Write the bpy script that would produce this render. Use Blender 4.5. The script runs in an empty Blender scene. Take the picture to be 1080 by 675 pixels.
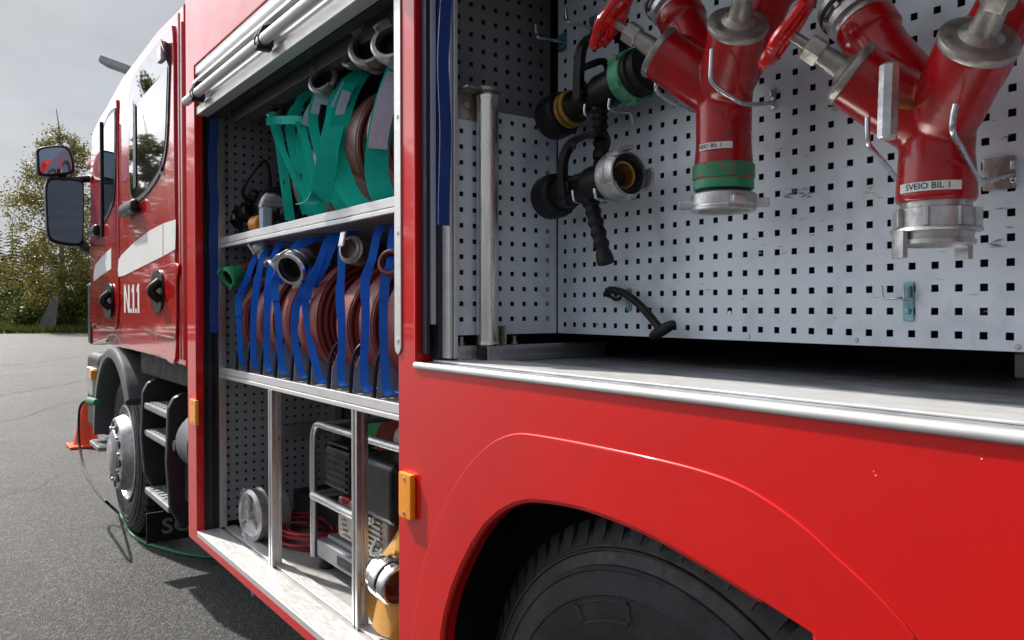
import bpy, bmesh, math, random
from mathutils import Vector, Matrix, noise as mnoise
V = Vector
R = random.Random(7)
rad = math.radians
sc = bpy.context.scene
COL = sc.collection

# ------------------------------------------------------------------ camera / survey helper
EYE = V((0, 0, 1.44)); YAW = rad(36.0); PIT = rad(0.92); FPX = 844.0
FWD = V((math.sin(YAW)*math.cos(PIT), math.cos(YAW)*math.cos(PIT), -math.sin(PIT)))
RGT = V((math.cos(YAW), -math.sin(YAW), 0)); UPV = RGT.cross(FWD)

def P(px, py, X=None, Y=None, Z=None):
    """survey: the world point on a known plane that the photo shows at px, py"""
    d = FWD + RGT*((px-540)/FPX) - UPV*((py-337.5)/FPX)
    if X is not None: k = X/d.x
    elif Y is not None: k = Y/d.y
    else: k = (Z-EYE.z)/d.z
    return EYE + d*k

SX = 0.92            # outer side plane of the body
cam = bpy.data.cameras.new('camera'); co = bpy.data.objects.new('camera', cam); COL.objects.link(co)
co.location = EYE; co.rotation_euler = (rad(90)-PIT, 0, -YAW)
cam.sensor_width = 36; cam.lens = FPX/1080*36; cam.clip_end = 2000; cam.clip_start = 0.02
sc.camera = co

# ------------------------------------------------------------------ materials
def mat(name, col, rough=.5, metal=0., coat=0., var=.12, vscale=6., rvar=.12, bump=0., bscale=60., stretch=(1,1,1),
        dirt=None, dirt_amt=.5, dirt_scale=3., spec=.5, detail=5., coat_rough=.04, transm=0., sheen=0.):
    m = bpy.data.materials.new(name); m.use_nodes = True
    nt = m.node_tree; N = nt.nodes; L = nt.links
    b = N['Principled BSDF']
    tc = N.new('ShaderNodeTexCoord'); mp = N.new('ShaderNodeMapping'); mp.inputs['Scale'].default_value = stretch
    L.new(tc.outputs['Object'], mp.inputs['Vector'])
    n1 = N.new('ShaderNodeTexNoise'); n1.inputs['Scale'].default_value = vscale; n1.inputs['Detail'].default_value = detail
    L.new(mp.outputs[0], n1.inputs['Vector'])
    cr = N.new('ShaderNodeMapRange'); cr.inputs[1].default_value = .3; cr.inputs[2].default_value = .7
    cr.inputs[3].default_value = 1-var; cr.inputs[4].default_value = 1+var
    L.new(n1.outputs[0], cr.inputs[0])
    mx = N.new('ShaderNodeMix'); mx.data_type = 'RGBA'; mx.blend_type = 'MULTIPLY'; mx.inputs[0].default_value = 1
    mx.inputs[6].default_value = (*col, 1); L.new(cr.outputs[0], mx.inputs[7])
    out = mx.outputs[2]
    if dirt:
        n3 = N.new('ShaderNodeTexNoise'); n3.inputs['Scale'].default_value = dirt_scale; n3.inputs['Detail'].default_value = 8
        n3.inputs['Roughness'].default_value = .65
        L.new(mp.outputs[0], n3.inputs['Vector'])
        c3 = N.new('ShaderNodeMapRange'); c3.inputs[1].default_value = .5; c3.inputs[2].default_value = .72
        c3.inputs[3].default_value = 0; c3.inputs[4].default_value = dirt_amt
        L.new(n3.outputs[0], c3.inputs[0])
        m2 = N.new('ShaderNodeMix'); m2.data_type = 'RGBA'; L.new(c3.outputs[0], m2.inputs[0]); L.new(out, m2.inputs[6])
        m2.inputs[7].default_value = (*dirt, 1); out = m2.outputs[2]
    L.new(out, b.inputs['Base Color'])
    n2 = N.new('ShaderNodeTexNoise'); n2.inputs['Scale'].default_value = vscale*3.1; n2.inputs['Detail'].default_value = 6
    L.new(mp.outputs[0], n2.inputs['Vector'])
    rr = N.new('ShaderNodeMapRange'); rr.inputs[1].default_value = .3; rr.inputs[2].default_value = .7
    rr.inputs[3].default_value = max(.02, rough-rvar); rr.inputs[4].default_value = min(1, rough+rvar)
    L.new(n2.outputs[0], rr.inputs[0]); L.new(rr.outputs[0], b.inputs['Roughness'])
    b.inputs['Metallic'].default_value = metal; b.inputs['Coat Weight'].default_value = coat
    b.inputs['Coat Roughness'].default_value = coat_rough; b.inputs['Specular IOR Level'].default_value = spec
    b.inputs['Transmission Weight'].default_value = transm
    if sheen: b.inputs['Sheen Weight'].default_value = sheen
    if bump:
        n4 = N.new('ShaderNodeTexNoise'); n4.inputs['Scale'].default_value = bscale; n4.inputs['Detail'].default_value = 4
        L.new(mp.outputs[0], n4.inputs['Vector'])
        bp = N.new('ShaderNodeBump'); bp.inputs['Strength'].default_value = bump; bp.inputs['Distance'].default_value = .004
        L.new(n4.outputs[0], bp.inputs['Height']); L.new(bp.outputs[0], b.inputs['Normal'])
    return m

M = {}
M['red'] = mat('red_gloss_paint', (.65, .004, .003), .40, spec=.2, coat=.75, var=.05, vscale=2, rvar=.05, dirt=(.40,.010,.008), dirt_amt=.3, dirt_scale=5, bump=.015, bscale=9)
M['cabred'] = mat('red_cab_paint', (.56, .004, .006), .25, spec=.25, coat=.95, var=.05, vscale=2, rvar=.05, bump=.03, bscale=5)
M['wyered'] = mat('red_casting_paint', (.40, .004, .007), .30, coat=.5, coat_rough=.12, spec=.3, var=.14, vscale=14, dirt=(.10,.012,.012), dirt_amt=.5, dirt_scale=22, bump=.10, bscale=70)
M['alu'] = mat('brushed_aluminium', (.68,.69,.70), .40, 1., var=.10, vscale=20, stretch=(6,1,6), bump=.05, bscale=120)
M['aluz'] = mat('brushed_aluminium_upright', (.62,.63,.64), .36, 1., var=.10, vscale=20, stretch=(8,8,.6), bump=.05, bscale=100, dirt=(.25,.25,.26), dirt_amt=.3)
M['floor'] = mat('worn_aluminium_floor', (.36,.37,.40), .45, .5, var=.35, vscale=14, stretch=(3,.7,1), dirt=(.10,.10,.11), dirt_amt=.7, dirt_scale=6, bump=.10, bscale=60)
M['floorw'] = mat('pale_worn_floor', (.34,.34,.335), .55, .35, var=.15, vscale=9, dirt=(.22,.20,.18), dirt_amt=.6, dirt_scale=7, bump=.10, bscale=60)
M['lip'] = mat('satin_aluminium_lip', (.70,.70,.70), .40, .45, var=.05, vscale=20, stretch=(4,.5,4), dirt=(.5,.5,.5), dirt_amt=.25, dirt_scale=8)
M['peg'] = mat('blue_grey_panel_paint', (.66,.735,.81), .42, .0, var=.05, vscale=5, dirt=(.36,.40,.45), dirt_amt=.6, dirt_scale=7, coat=.15, coat_rough=.3, bump=.03, bscale=20)
M['peggrey'] = mat('grey_panel_paint', (.27,.285,.31), .5, .1, var=.08, vscale=5, dirt=(.2,.2,.2), dirt_amt=.3)
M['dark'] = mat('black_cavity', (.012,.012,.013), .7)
M['black'] = mat('black_plastic', (.007,.007,.008), .36, spec=.35, var=.2, bump=.08, bscale=90)
M['rubber'] = mat('black_rubber', (.009,.009,.010), .5, var=.25, bump=.10, bscale=60, spec=.3, dirt=(.03,.03,.03), dirt_amt=.3, dirt_scale=10)
M['tyre'] = mat('tyre_rubber', (.020,.021,.026), .55, var=.3, vscale=14, bump=.22, bscale=90, dirt=(.075,.068,.060), dirt_amt=.6, dirt_scale=9)
M['dgrey'] = mat('dark_grey_plastic', (.020,.021,.024), .5, var=.12, bump=.06, bscale=80)
M['grey'] = mat('grey_plastic_fender', (.10,.105,.115), .5, var=.08, bump=.06, bscale=90, dirt=(.1,.1,.1), dirt_amt=.3)
M['tread'] = mat('grey_step_tread', (.27,.28,.30), .45, .4, var=.1)
M['steel'] = mat('stainless_steel', (.82,.79,.75), .30, .95, var=.10, vscale=9, stretch=(5,5,.5), dirt=(.5,.42,.36), dirt_amt=.4, dirt_scale=4, bump=.03)
M['cast'] = mat('cast_aluminium', (.55,.55,.55), .42, .9, var=.2, vscale=30, dirt=(.20,.19,.18), dirt_amt=.6, dirt_scale=25, bump=.10, bscale=140)
M['castdark'] = mat('weathered_bronze_grey', (.42,.40,.37), .42, .8, var=.25, vscale=30, dirt=(.14,.12,.10), dirt_amt=.6, dirt_scale=20, bump=.25, bscale=70)
M['zinc'] = mat('zinc_plated_wire', (.62,.65,.68), .3, 1., var=.15, vscale=30)
M['tealzinc'] = mat('blue_zinc_clip', (.22,.40,.45), .35, .8, var=.2, vscale=30)
M['chrome'] = mat('polished_coupling', (.78,.78,.78), .2, 1., var=.1, vscale=20, dirt=(.4,.4,.4), dirt_amt=.3, dirt_scale=18)
M['green'] = mat('worn_green_paint', (.03,.27,.13), .45, var=.15, vscale=20, dirt=(.45,.46,.44), dirt_amt=.55, dirt_scale=30)
M['greenred'] = mat('chipped_green_over_red', (.025,.22,.11), .45, var=.15, vscale=20, dirt=(.36,.008,.014), dirt_amt=1., dirt_scale=70)
M['ygreen'] = mat('green_coupling_paint', (.05,.42,.16), .4, var=.1, vscale=14)
M['yellow'] = mat('worn_ochre_ring', (.36,.20,.03), .5, var=.3, vscale=30)
M['brass'] = mat('brass_inside', (.42,.26,.08), .4, .8, var=.3, vscale=30)
M['hose'] = mat('brown_red_hose', (.215,.030,.018), .5, spec=.3, var=.16, vscale=9, dirt=(.12,.035,.028), dirt_amt=.5, dirt_scale=9, bump=.2, bscale=60, coat=.1, coat_rough=.35)
M['hosebrown'] = mat('brown_hose', (.19,.062,.042), .42, var=.16, vscale=9, dirt=(.10,.035,.03), dirt_amt=.5, dirt_scale=9, bump=.14, bscale=50, coat=.2, coat_rough=.35)
M['yhose'] = mat('ochre_canvas_hose', (.44,.215,.035), .65, var=.14, vscale=10, dirt=(.24,.12,.03), dirt_amt=.4, dirt_scale=9, bump=.3, bscale=160)
M['blue'] = mat('blue_webbing', (.010,.155,.72), .62, var=.14, vscale=9, bump=.35, bscale=300, spec=.25)
M['bluedk'] = mat('dark_blue_webbing', (.012,.055,.27), .6, var=.14, vscale=9, bump=.35, bscale=300)
M['teal'] = mat('teal_webbing', (.0,.56,.43), .62, var=.12, vscale=9, bump=.35, bscale=300, spec=.25)
M['velcro'] = mat('pale_blue_velcro', (.55,.66,.80), .9, var=.1, vscale=60, bump=.4, bscale=400)
M['lilac'] = mat('pale_guide_strip', (.52,.48,.58), .5)
M['navy'] = mat('navy_seal', (.014,.018,.034), .5)
M['white'] = mat('white_sticker', (.74,.75,.74), .5, var=.05)
M['stripe'] = mat('white_reflective_stripe', (.80,.81,.79), .55, var=.03, spec=.25)
M['ink'] = mat('black_print', (.02,.02,.025), .6)
M['amber'] = mat('amber_reflector', (.95,.33,.008), .3, coat=.3, var=.06, vscale=40, coat_rough=.05)
M['glass'] = mat('dark_window_glass', (.012,.016,.018), .03, coat=.5, var=.05, rvar=.0, spec=.9, coat_rough=.01)
M['mirror'] = mat('mirror_glass', (.30,.36,.46), .03, 1, var=.02, rvar=.0)
M['orange'] = mat('orange_cone', (.72,.075,.012), .5, var=.1)
M['orangecan'] = mat('orange_can', (.75,.28,.02), .4)
M['redcable'] = mat('red_cable', (.33,.012,.018), .45)
M['gcable'] = mat('green_cable', (.015,.16,.06), .5)
M['bcable'] = mat('black_cable', (.012,.014,.016), .45)
M['tank'] = mat('off_white_tank', (.62,.62,.58), .4)
M['enginered'] = mat('red_engine_part', (.35,.01,.015), .4)
M['stone'] = mat('grey_slab', (.20,.20,.20), .8, var=.2, bump=.3, bscale=20)
M['lampgrey'] = mat('lamp_grey', (.50,.54,.58), .4, .2)
M['bark'] = mat('pale_bark', (.30,.29,.26), .8, var=.3, vscale=4, stretch=(1,1,4), dirt=(.05,.045,.04), dirt_amt=1, dirt_scale=4)
M['barkdk'] = mat('brown_bark', (.07,.05,.035), .9)

def leafmat(name, c1, c2):
    m = bpy.data.materials.new(name); m.use_nodes = True
    nt = m.node_tree; N = nt.nodes; L = nt.links; b = N['Principled BSDF']
    g = N.new('ShaderNodeNewGeometry'); mx = N.new('ShaderNodeMix'); mx.data_type = 'RGBA'
    L.new(g.outputs['Random Per Island'], mx.inputs[0]); mx.inputs[6].default_value = (*c1,1); mx.inputs[7].default_value = (*c2,1)
    L.new(mx.outputs[2], b.inputs['Base Color']); b.inputs['Roughness'].default_value = .5
    b.inputs['Specular IOR Level'].default_value = .3
    tr = N.new('ShaderNodeBsdfTranslucent'); L.new(mx.outputs[2], tr.inputs['Color'])
    ms = N.new('ShaderNodeMixShader'); ms.inputs[0].default_value = .4
    L.new(b.outputs[0], ms.inputs[1]); L.new(tr.outputs[0], ms.inputs[2]); L.new(ms.outputs[0], N['Material Output'].inputs[0])
    return m
M['leaf'] = leafmat('birch_leaf', (.15,.145,.034), (.23,.205,.055))
M['leafb'] = leafmat('bush_leaf', (.05,.08,.014), (.12,.15,.03))
M['needle'] = leafmat('spruce_needle', (.010,.022,.008), (.022,.042,.014))
M['grassm'] = leafmat('grass_blade', (.06,.09,.02), (.11,.13,.035))

def asphalt_mat():
    m = bpy.data.materials.new('asphalt'); m.use_nodes = True
    nt = m.node_tree; N = nt.nodes; L = nt.links; b = N['Principled BSDF']
    tc = N.new('ShaderNodeTexCoord')
    vo = N.new('ShaderNodeTexVoronoi'); vo.inputs['Scale'].default_value = 82; L.new(tc.outputs['Object'], vo.inputs['Vector'])
    vo2 = N.new('ShaderNodeTexVoronoi'); vo2.inputs['Scale'].default_value = 190; L.new(tc.outputs['Object'], vo2.inputs['Vector'])
    sp = N.new('ShaderNodeSeparateColor'); L.new(vo.outputs['Color'], sp.inputs[0])
    rp = N.new('ShaderNodeValToRGB'); e = rp.color_ramp.elements
    e[0].position = 0; e[0].color = (.018,.018,.020,1); e[1].position = 1; e[1].color = (.17,.168,.165,1)
    k = e.new(.62); k.color = (.050,.050,.053,1)
    L.new(sp.outputs[0], rp.inputs[0])
    no = N.new('ShaderNodeTexNoise'); no.inputs['Scale'].default_value = .55; no.inputs['Detail'].default_value = 7; no.inputs['Roughness'].default_value = .6
    L.new(tc.outputs['Object'], no.inputs['Vector'])
    mr = N.new('ShaderNodeMapRange'); mr.inputs[1].default_value = .3; mr.inputs[2].default_value = .7; mr.inputs[3].default_value = .42; mr.inputs[4].default_value = .98
    L.new(no.outputs[0], mr.inputs[0])
    mx = N.new('ShaderNodeMix'); mx.data_type = 'RGBA'; mx.blend_type = 'MULTIPLY'; mx.inputs[0].default_value = 1
    L.new(rp.outputs[0], mx.inputs[6]); L.new(mr.outputs[0], mx.inputs[7])
    st = N.new('ShaderNodeTexNoise'); st.inputs['Scale'].default_value = 1.6; st.inputs['Detail'].default_value = 9; st.inputs['Roughness'].default_value = .62; st.inputs['Distortion'].default_value = .6
    L.new(tc.outputs['Object'], st.inputs['Vector'])
    sr_ = N.new('ShaderNodeMapRange'); sr_.inputs[1].default_value = .54; sr_.inputs[2].default_value = .68; sr_.inputs[3].default_value = 1.; sr_.inputs[4].default_value = .52
    L.new(st.outputs[0], sr_.inputs[0])
    m3 = N.new('ShaderNodeMix'); m3.data_type = 'RGBA'; m3.blend_type = 'MULTIPLY'; m3.inputs[0].default_value = 1
    L.new(mx.outputs[2], m3.inputs[6]); L.new(sr_.outputs[0], m3.inputs[7]); L.new(m3.outputs[2], b.inputs['Base Color'])
    b.inputs['Roughness'].default_value = .48
    ad = N.new('ShaderNodeMath'); ad.operation = 'ADD'
    L.new(vo.outputs['Distance'], ad.inputs[0]); L.new(vo2.outputs['Distance'], ad.inputs[1])
    bp = N.new('ShaderNodeBump'); bp.inputs['Strength'].default_value = 1.; bp.inputs['Distance'].default_value = .006; bp.invert = True
    L.new(ad.outputs[0], bp.inputs['Height']); L.new(bp.outputs[0], b.inputs['Normal'])
    return m
M['asphalt'] = asphalt_mat()
M['verge'] = mat('grass_soil', (.060,.075,.022), .9, var=.35, vscale=1.2, bump=.6, bscale=12)
M['crack'] = mat('dark_sealed_crack', (.03,.03,.032), .6)

# ------------------------------------------------------------------ mesh helpers
def nb(): return bmesh.new()

def frame(ax, ref=None):
    z = V(ax).normalized()
    r = V(ref) if ref else (V((0,0,1)) if abs(z.z) < .9 else V((1,0,0)))
    x = (r - z*r.dot(z)).normalized(); y = z.cross(x)
    return x, y, z

def lathe(bm, prof, o, ax, seg=32, ref=None, cap=True, a0=0., a1=2*math.pi, mod=None):
    """prof: (radius, height along axis)"""
    x, y, z = frame(ax, ref); o = V(o); full = abs(a1-a0-2*math.pi) < 1e-6
    n = seg if full else seg+1
    rings = []
    for (r, h) in prof:
        ring = []
        for i in range(n):
            a = a0+(a1-a0)*i/seg
            rr = r*(mod(a, h) if mod else 1)
            ring.append(bm.verts.new(o+z*h+x*(rr*math.cos(a))+y*(rr*math.sin(a))))
        rings.append(ring)
    for k in range(len(rings)-1):
        for i in range(seg):
            j = (i+1) % n
            bm.faces.new((rings[k][i], rings[k][j], rings[k+1][j], rings[k+1][i]))
    if cap and full:
        bm.faces.new(list(reversed(rings[0]))); bm.faces.new(rings[-1])
    elif cap:
        pass
    return rings

def cyl(bm, a, b, r, r2=None, seg=20, bev=0.):
    a, b = V(a), V(b); h = (b-a).length; r2 = r if r2 is None else r2
    if bev: pr = [(r-bev,0),(r,bev),(r2,h-bev),(r2-bev,h)]
    else: pr = [(r,0),(r2,h)]
    lathe(bm, pr, a, b-a, seg)

def catmull(pts, n=6, closed=False):
    pts = [V(p) for p in pts]; out = []; L = len(pts)
    rng = L if closed else L-1
    for i in range(rng):
        p0 = pts[(i-1) % L] if (closed or i > 0) else pts[0]*2-pts[1]
        p1 = pts[i]; p2 = pts[(i+1) % L]
        p3 = pts[(i+2) % L] if (closed or i+2 < L) else p2*2-p1
        for k in range(n):
            t = k/n
            out.append(.5*((2*p1)+(p2-p0)*t+(2*p0-5*p1+4*p2-p3)*t*t+(3*p1-p0-3*p2+p3)*t**3))
    if not closed: out.append(pts[-1])
    return out

def tube(bm, pts, r, seg=10, n=0, closed=False):
    if n: pts = catmull(pts, n, closed)
    pts = [V(p) for p in pts]; L = len(pts)
    rs = r if isinstance(r, (list, tuple)) else [r]*L
    if len(rs) != L: rs = [rs[0]+(rs[-1]-rs[0])*i/(L-1) for i in range(L)]
    rings = []; nx = None
    for i, p in enumerate(pts):
        if closed: t = pts[(i+1) % L]-pts[i-1]
        else: t = pts[min(i+1, L-1)]-pts[max(i-1, 0)]
        t.normalize()
        if nx is None:
            nx, ny, _ = frame(t)
        else:
            nx = (nx-t*nx.dot(t)).normalized(); ny = t.cross(nx)
        rings.append([bm.verts.new(p+nx*(rs[i]*math.cos(2*math.pi*k/seg))+ny*(rs[i]*math.sin(2*math.pi*k/seg))) for k in range(seg)])
    for i in range(L if closed else L-1):
        A, B = rings[i], rings[(i+1) % L]
        for k in range(seg):
            j = (k+1) % seg
            bm.faces.new((A[k], A[j], B[j], B[k]))
    if not closed:
        bm.faces.new(list(reversed(rings[0]))); bm.faces.new(rings[-1])

def ribbon(bm, pts, w, t, side, n=6, closed=False):
    """strap: rectangle swept along pts, width along side"""
    if n: pts = catmull(pts, n, closed)
    pts = [V(p) for p in pts]; L = len(pts); rings = []
    for i, p in enumerate(pts):
        tg = (pts[(i+1) % L]-pts[i-1]) if closed else (pts[min(i+1, L-1)]-pts[max(i-1, 0)])
        tg.normalize()
        s = side(i/(L-1)) if callable(side) else V(side)
        s = (s-tg*s.dot(tg)).normalized(); nn = tg.cross(s)
        rings.append([bm.verts.new(p+s*a*w/2+nn*b*t/2) for a, b in ((-1,-1),(1,-1),(1,1),(-1,1))])
    for i in range(L if closed else L-1):
        A, B = rings[i], rings[(i+1) % L]
        for k in range(4):
            j = (k+1) % 4
            bm.faces.new((A[k], A[j], B[j], B[k]))
    if not closed:
        bm.faces.new(list(reversed(rings[0]))); bm.faces.new(rings[-1])

def merge(bm, b2):
    me = bpy.data.meshes.new('tmp'); b2.to_mesh(me); b2.free(); bm.from_mesh(me); bpy.data.meshes.remove(me)

def box(bm, lo, hi, bev=0., seg=2, mtx=None):
    b = bmesh.new(); lo, hi = V(lo), V(hi)
    bmesh.ops.create_cube(b, size=1)
    c = (lo+hi)/2; s = hi-lo
    for v in b.verts: v.co = V((c.x+v.co.x*s.x, c.y+v.co.y*s.y, c.z+v.co.z*s.z))
    if bev: bmesh.ops.bevel(b, geom=list(b.edges), offset=bev, segments=seg, affect='EDGES', profile=.5)
    if mtx: bmesh.ops.transform(b, matrix=mtx, verts=list(b.verts))
    merge(bm, b)

def obox(bm, c, ax, ay, az, s, bev=0.):
    """box at c with own axes"""
    m = Matrix((V(ax).normalized(), V(ay).normalized(), V(az).normalized())).transposed().to_4x4(); m.translation = V(c)
    s = V(s); box(bm, -s/2, s/2, bev, 2, m)

def prism(bm, pts, vec, bev=0.):
    b = bmesh.new(); vec = V(vec)
    A = [b.verts.new(V(p)) for p in pts]; B = [b.verts.new(V(p)+vec) for p in pts]
    b.faces.new(list(reversed(A))); b.faces.new(B)
    for i in range(len(A)):
        j = (i+1) % len(A); b.faces.new((A[i], A[j], B[j], B[i]))
    bmesh.ops.recalc_face_normals(b, faces=list(b.faces))
    if bev: bmesh.ops.bevel(b, geom=list(b.edges), offset=bev, segments=2, affect='EDGES', profile=.5)
    merge(bm, b)

def rootloc(o):
    while o.parent: o = o.parent
    return o.location.copy()

def obj(name, bm, m, parent=None, smooth=True, ang=38, recalc=True):
    if recalc: bmesh.ops.recalc_face_normals(bm, faces=list(bm.faces))
    if parent is not None:
        o0 = rootloc(parent)
        for v in bm.verts: v.co -= o0
    me = bpy.data.meshes.new(name); bm.to_mesh(me); bm.free()
    me.materials.append(M[m] if isinstance(m, str) else m)
    if smooth:
        me.polygons.foreach_set('use_smooth', [True]*len(me.polygons)); me.set_sharp_from_angle(angle=rad(ang))
    o = bpy.data.objects.new(name, me); COL.objects.link(o)
    if smooth and 8 <= len(me.vertices) < 9000:
        wn = o.modifiers.new('wn', 'WEIGHTED_NORMAL'); wn.keep_sharp = True; wn.weight = 90
    if parent is not None: o.parent = parent
    return o

def curve_to_bm(cu, mp):
    o = bpy.data.objects.new('tmpc', cu); COL.objects.link(o)
    dg = bpy.context.evaluated_depsgraph_get()
    me = bpy.data.meshes.new_from_object(o.evaluated_get(dg))
    b = bmesh.new(); b.from_mesh(me)
    bmesh.ops.remove_doubles(b, verts=list(b.verts), dist=1e-5)
    for v in b.verts: v.co = mp(v.co)
    bpy.data.objects.remove(o); bpy.data.meshes.remove(me); bpy.data.curves.remove(cu)
    return b

def plate(bm, outline, holes, mp, t, bev=.003):
    """flat plate with holes and rounded edges; outline in 2D; local z 0..t is depth behind the face"""
    cu = bpy.data.curves.new('c', 'CURVE'); cu.dimensions = '2D'; cu.fill_mode = 'BOTH'
    for loop in [outline]+list(holes):
        s = cu.splines.new('POLY'); s.points.add(len(loop)-1); s.use_cyclic_u = True
        for p, q in zip(s.points, loop): p.co = (q[0], q[1], 0, 1)
    cu.extrude = max(1e-4, t/2-bev); cu.bevel_depth = bev; cu.bevel_resolution = 2; cu.offset = -bev
    b = curve_to_bm(cu, lambda c: mp(V((c.x, c.y, c.z+t/2))))
    bmesh.ops.recalc_face_normals(b, faces=list(b.faces))
    merge(bm, b)

def side(X): return lambda c: V((X+c.z, c.x, c.y))          # plate in a plane X = const, face at X
def yz(pxs, X):
    out = []
    for p in pxs:
        q = P(p[0], p[1], X=X); out.append((q.y, q.z))
    return out
def smooth2(pts, n=6, closed=True):
    return [(p.x, p.y) for p in catmull([V((a, b, 0)) for a, b in pts], n, closed)]

def text_bm(s, size, mp, ext=.0004, bold=0.):
    cu = bpy.data.curves.new('t', 'FONT'); cu.body = s; cu.size = size; cu.extrude = ext; cu.offset = bold
    cu.align_x = 'CENTER'; cu.align_y = 'CENTER'; cu.resolution_u = 3
    return curve_to_bm(cu, mp)

def thing(name, label, cat, loc=(0,0,0), group=None):
    o = bpy.data.objects.new(name, None); COL.objects.link(o); o.location = loc; o.empty_display_size = .1
    o['label'] = label; o['category'] = cat
    if group: o['group'] = group
    return o
def tag(o, label, cat, group=None):
    o['label'] = label; o['category'] = cat
    if group: o['group'] = group
    return o

# ------------------------------------------------------------------ world, sun
TO_SUN = V((-.28, 1.0, 1.05)).normalized()
el = math.asin(TO_SUN.z); az = math.atan2(TO_SUN.x, TO_SUN.y)
w = bpy.data.worlds.new('World'); sc.world = w; w.use_nodes = True
N = w.node_tree.nodes; L = w.node_tree.links
bg = N['Background']; bg.inputs[1].default_value = .066
sky = N.new('ShaderNodeTexSky'); sky.sky_type = 'NISHITA'; sky.sun_disc = False
sky.sun_elevation = el; sky.sun_rotation = az; sky.air_density = 1.2; sky.dust_density = 2.0
tc = N.new('ShaderNodeTexCoord'); sx = N.new('ShaderNodeSeparateXYZ'); L.new(tc.outputs['Generated'], sx.inputs[0])
def math_node(op, a, b=None, clamp=False):
    n = N.new('ShaderNodeMath'); n.operation = op; n.use_clamp = clamp
    for i, v in enumerate((a, b)):
        if v is None: continue
        if isinstance(v, (int, float)): n.inputs[i].default_value = v
        else: L.new(v, n.inputs[i])
    return n.outputs[0]
zc = math_node('MAXIMUM', sx.outputs[2], 0.)
den = math_node('ADD', zc, .22)
cx = math_node('DIVIDE', sx.outputs[0], den); cy = math_node('DIVIDE', sx.outputs[1], den)
cb = N.new('ShaderNodeCombineXYZ'); L.new(cx, cb.inputs[0]); L.new(cy, cb.inputs[1])
no = N.new('ShaderNodeTexNoise'); no.inputs['Scale'].default_value = .9; no.inputs['Detail'].default_value = 8; no.inputs['Roughness'].default_value = .52
L.new(cb.outputs[0], no.inputs['Vector'])
cov = N.new('ShaderNodeMapRange'); cov.interpolation_type = 'SMOOTHSTEP'
cov.inputs[1].default_value = .30; cov.inputs[2].default_value = .62; cov.inputs[3].default_value = .45; cov.inputs[4].default_value = 1.
L.new(no.outputs[0], cov.inputs[0])
# overcast brightness: the zenith about three times the horizon
ov = math_node('MULTIPLY_ADD', zc, 1.9); ov.node.inputs[2].default_value = .72
no2 = N.new('ShaderNodeTexNoise'); no2.inputs['Scale'].default_value = 1.7; no2.inputs['Detail'].default_value = 7
L.new(cb.outputs[0], no2.inputs['Vector'])
tx = N.new('ShaderNodeMapRange'); tx.inputs[1].default_value = .3; tx.inputs[2].default_value = .7; tx.inputs[3].default_value = .82; tx.inputs[4].default_value = 1.15
L.new(no2.outputs[0], tx.inputs[0])
hx = math_node('POWER', math_node('MAXIMUM', math_node('SUBTRACT', 1., math_node('MULTIPLY', sx.outputs[2], sx.outputs[2])), .01), .5)
saz = math_node('DIVIDE', sx.outputs[0], hx)
def band(v, a, b_, c, d):
    n = N.new('ShaderNodeMapRange'); n.interpolation_type = 'SMOOTHSTEP'
    for k, q in enumerate((a, b_, c, d)): n.inputs[k+1].default_value = q
    L.new(v, n.inputs[0]); return n.outputs[0]
caz = math_node('DIVIDE', sx.outputs[1], hx)
# brighter towards the sun's side of the sky, with one sunlit cloud bank to its left
fwd_ = band(caz, -.7, .9, .55, .92)
bank = math_node('MULTIPLY', band(saz, .03, -.15, 0., 3.1), math_node('MULTIPLY', band(saz, -.95, -.70, 0., 1.), band(caz, 0., .3, 0., 1.)))
bank = math_node('MULTIPLY', bank, band(zc, .75, .35, .1, 1.))
br = math_node('MULTIPLY', math_node('MULTIPLY', math_node('MULTIPLY', ov, band(zc, .02, .34, 1.38, .84)), tx.outputs[0]), math_node('ADD', fwd_, bank))
cl = N.new('ShaderNodeMix'); cl.data_type = 'RGBA'; cl.blend_type = 'MULTIPLY'; cl.inputs[0].default_value = 1
cl.inputs[6].default_value = (6.3, 6.45, 6.8, 1); L.new(br, cl.inputs[7])
mxw = N.new('ShaderNodeMix'); mxw.data_type = 'RGBA'; L.new(cov.outputs[0], mxw.inputs[0])
L.new(sky.outputs[0], mxw.inputs[6]); L.new(cl.outputs[2], mxw.inputs[7]); L.new(mxw.outputs[2], bg.inputs[0])

sl = bpy.data.lights.new('sun', 'SUN'); sl.energy = 5.0; sl.angle = rad(1.6); sl.color = (1, .95, .87)
so = bpy.data.objects.new('sun', sl); COL.objects.link(so); so.rotation_euler = TO_SUN.to_track_quat('Z', 'Y').to_euler()

sc.view_settings.view_transform = 'Standard'; sc.view_settings.look = 'None'; sc.view_settings.gamma = 1
sc.view_settings.exposure = 0.45
sc.cycles.use_denoising = True; sc.cycles.max_bounces = 8; sc.cycles.sample_clamp_indirect = 6
try: sc.cycles.denoiser = 'OPENIMAGEDENOISE'
except Exception: pass

# ------------------------------------------------------------------ setting
def sheet(name, pts, z, m, kind='structure', sub=0):
    b = nb(); vs = [b.verts.new((x, y, z)) for x, y in pts]; b.faces.new(vs)
    o = obj(name, b, m, smooth=False); o['kind'] = kind; return o
g = sheet('asphalt_ground', [(-400,-300),(400,-300),(400,700),(-400,700)], 0, 'asphalt')
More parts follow.
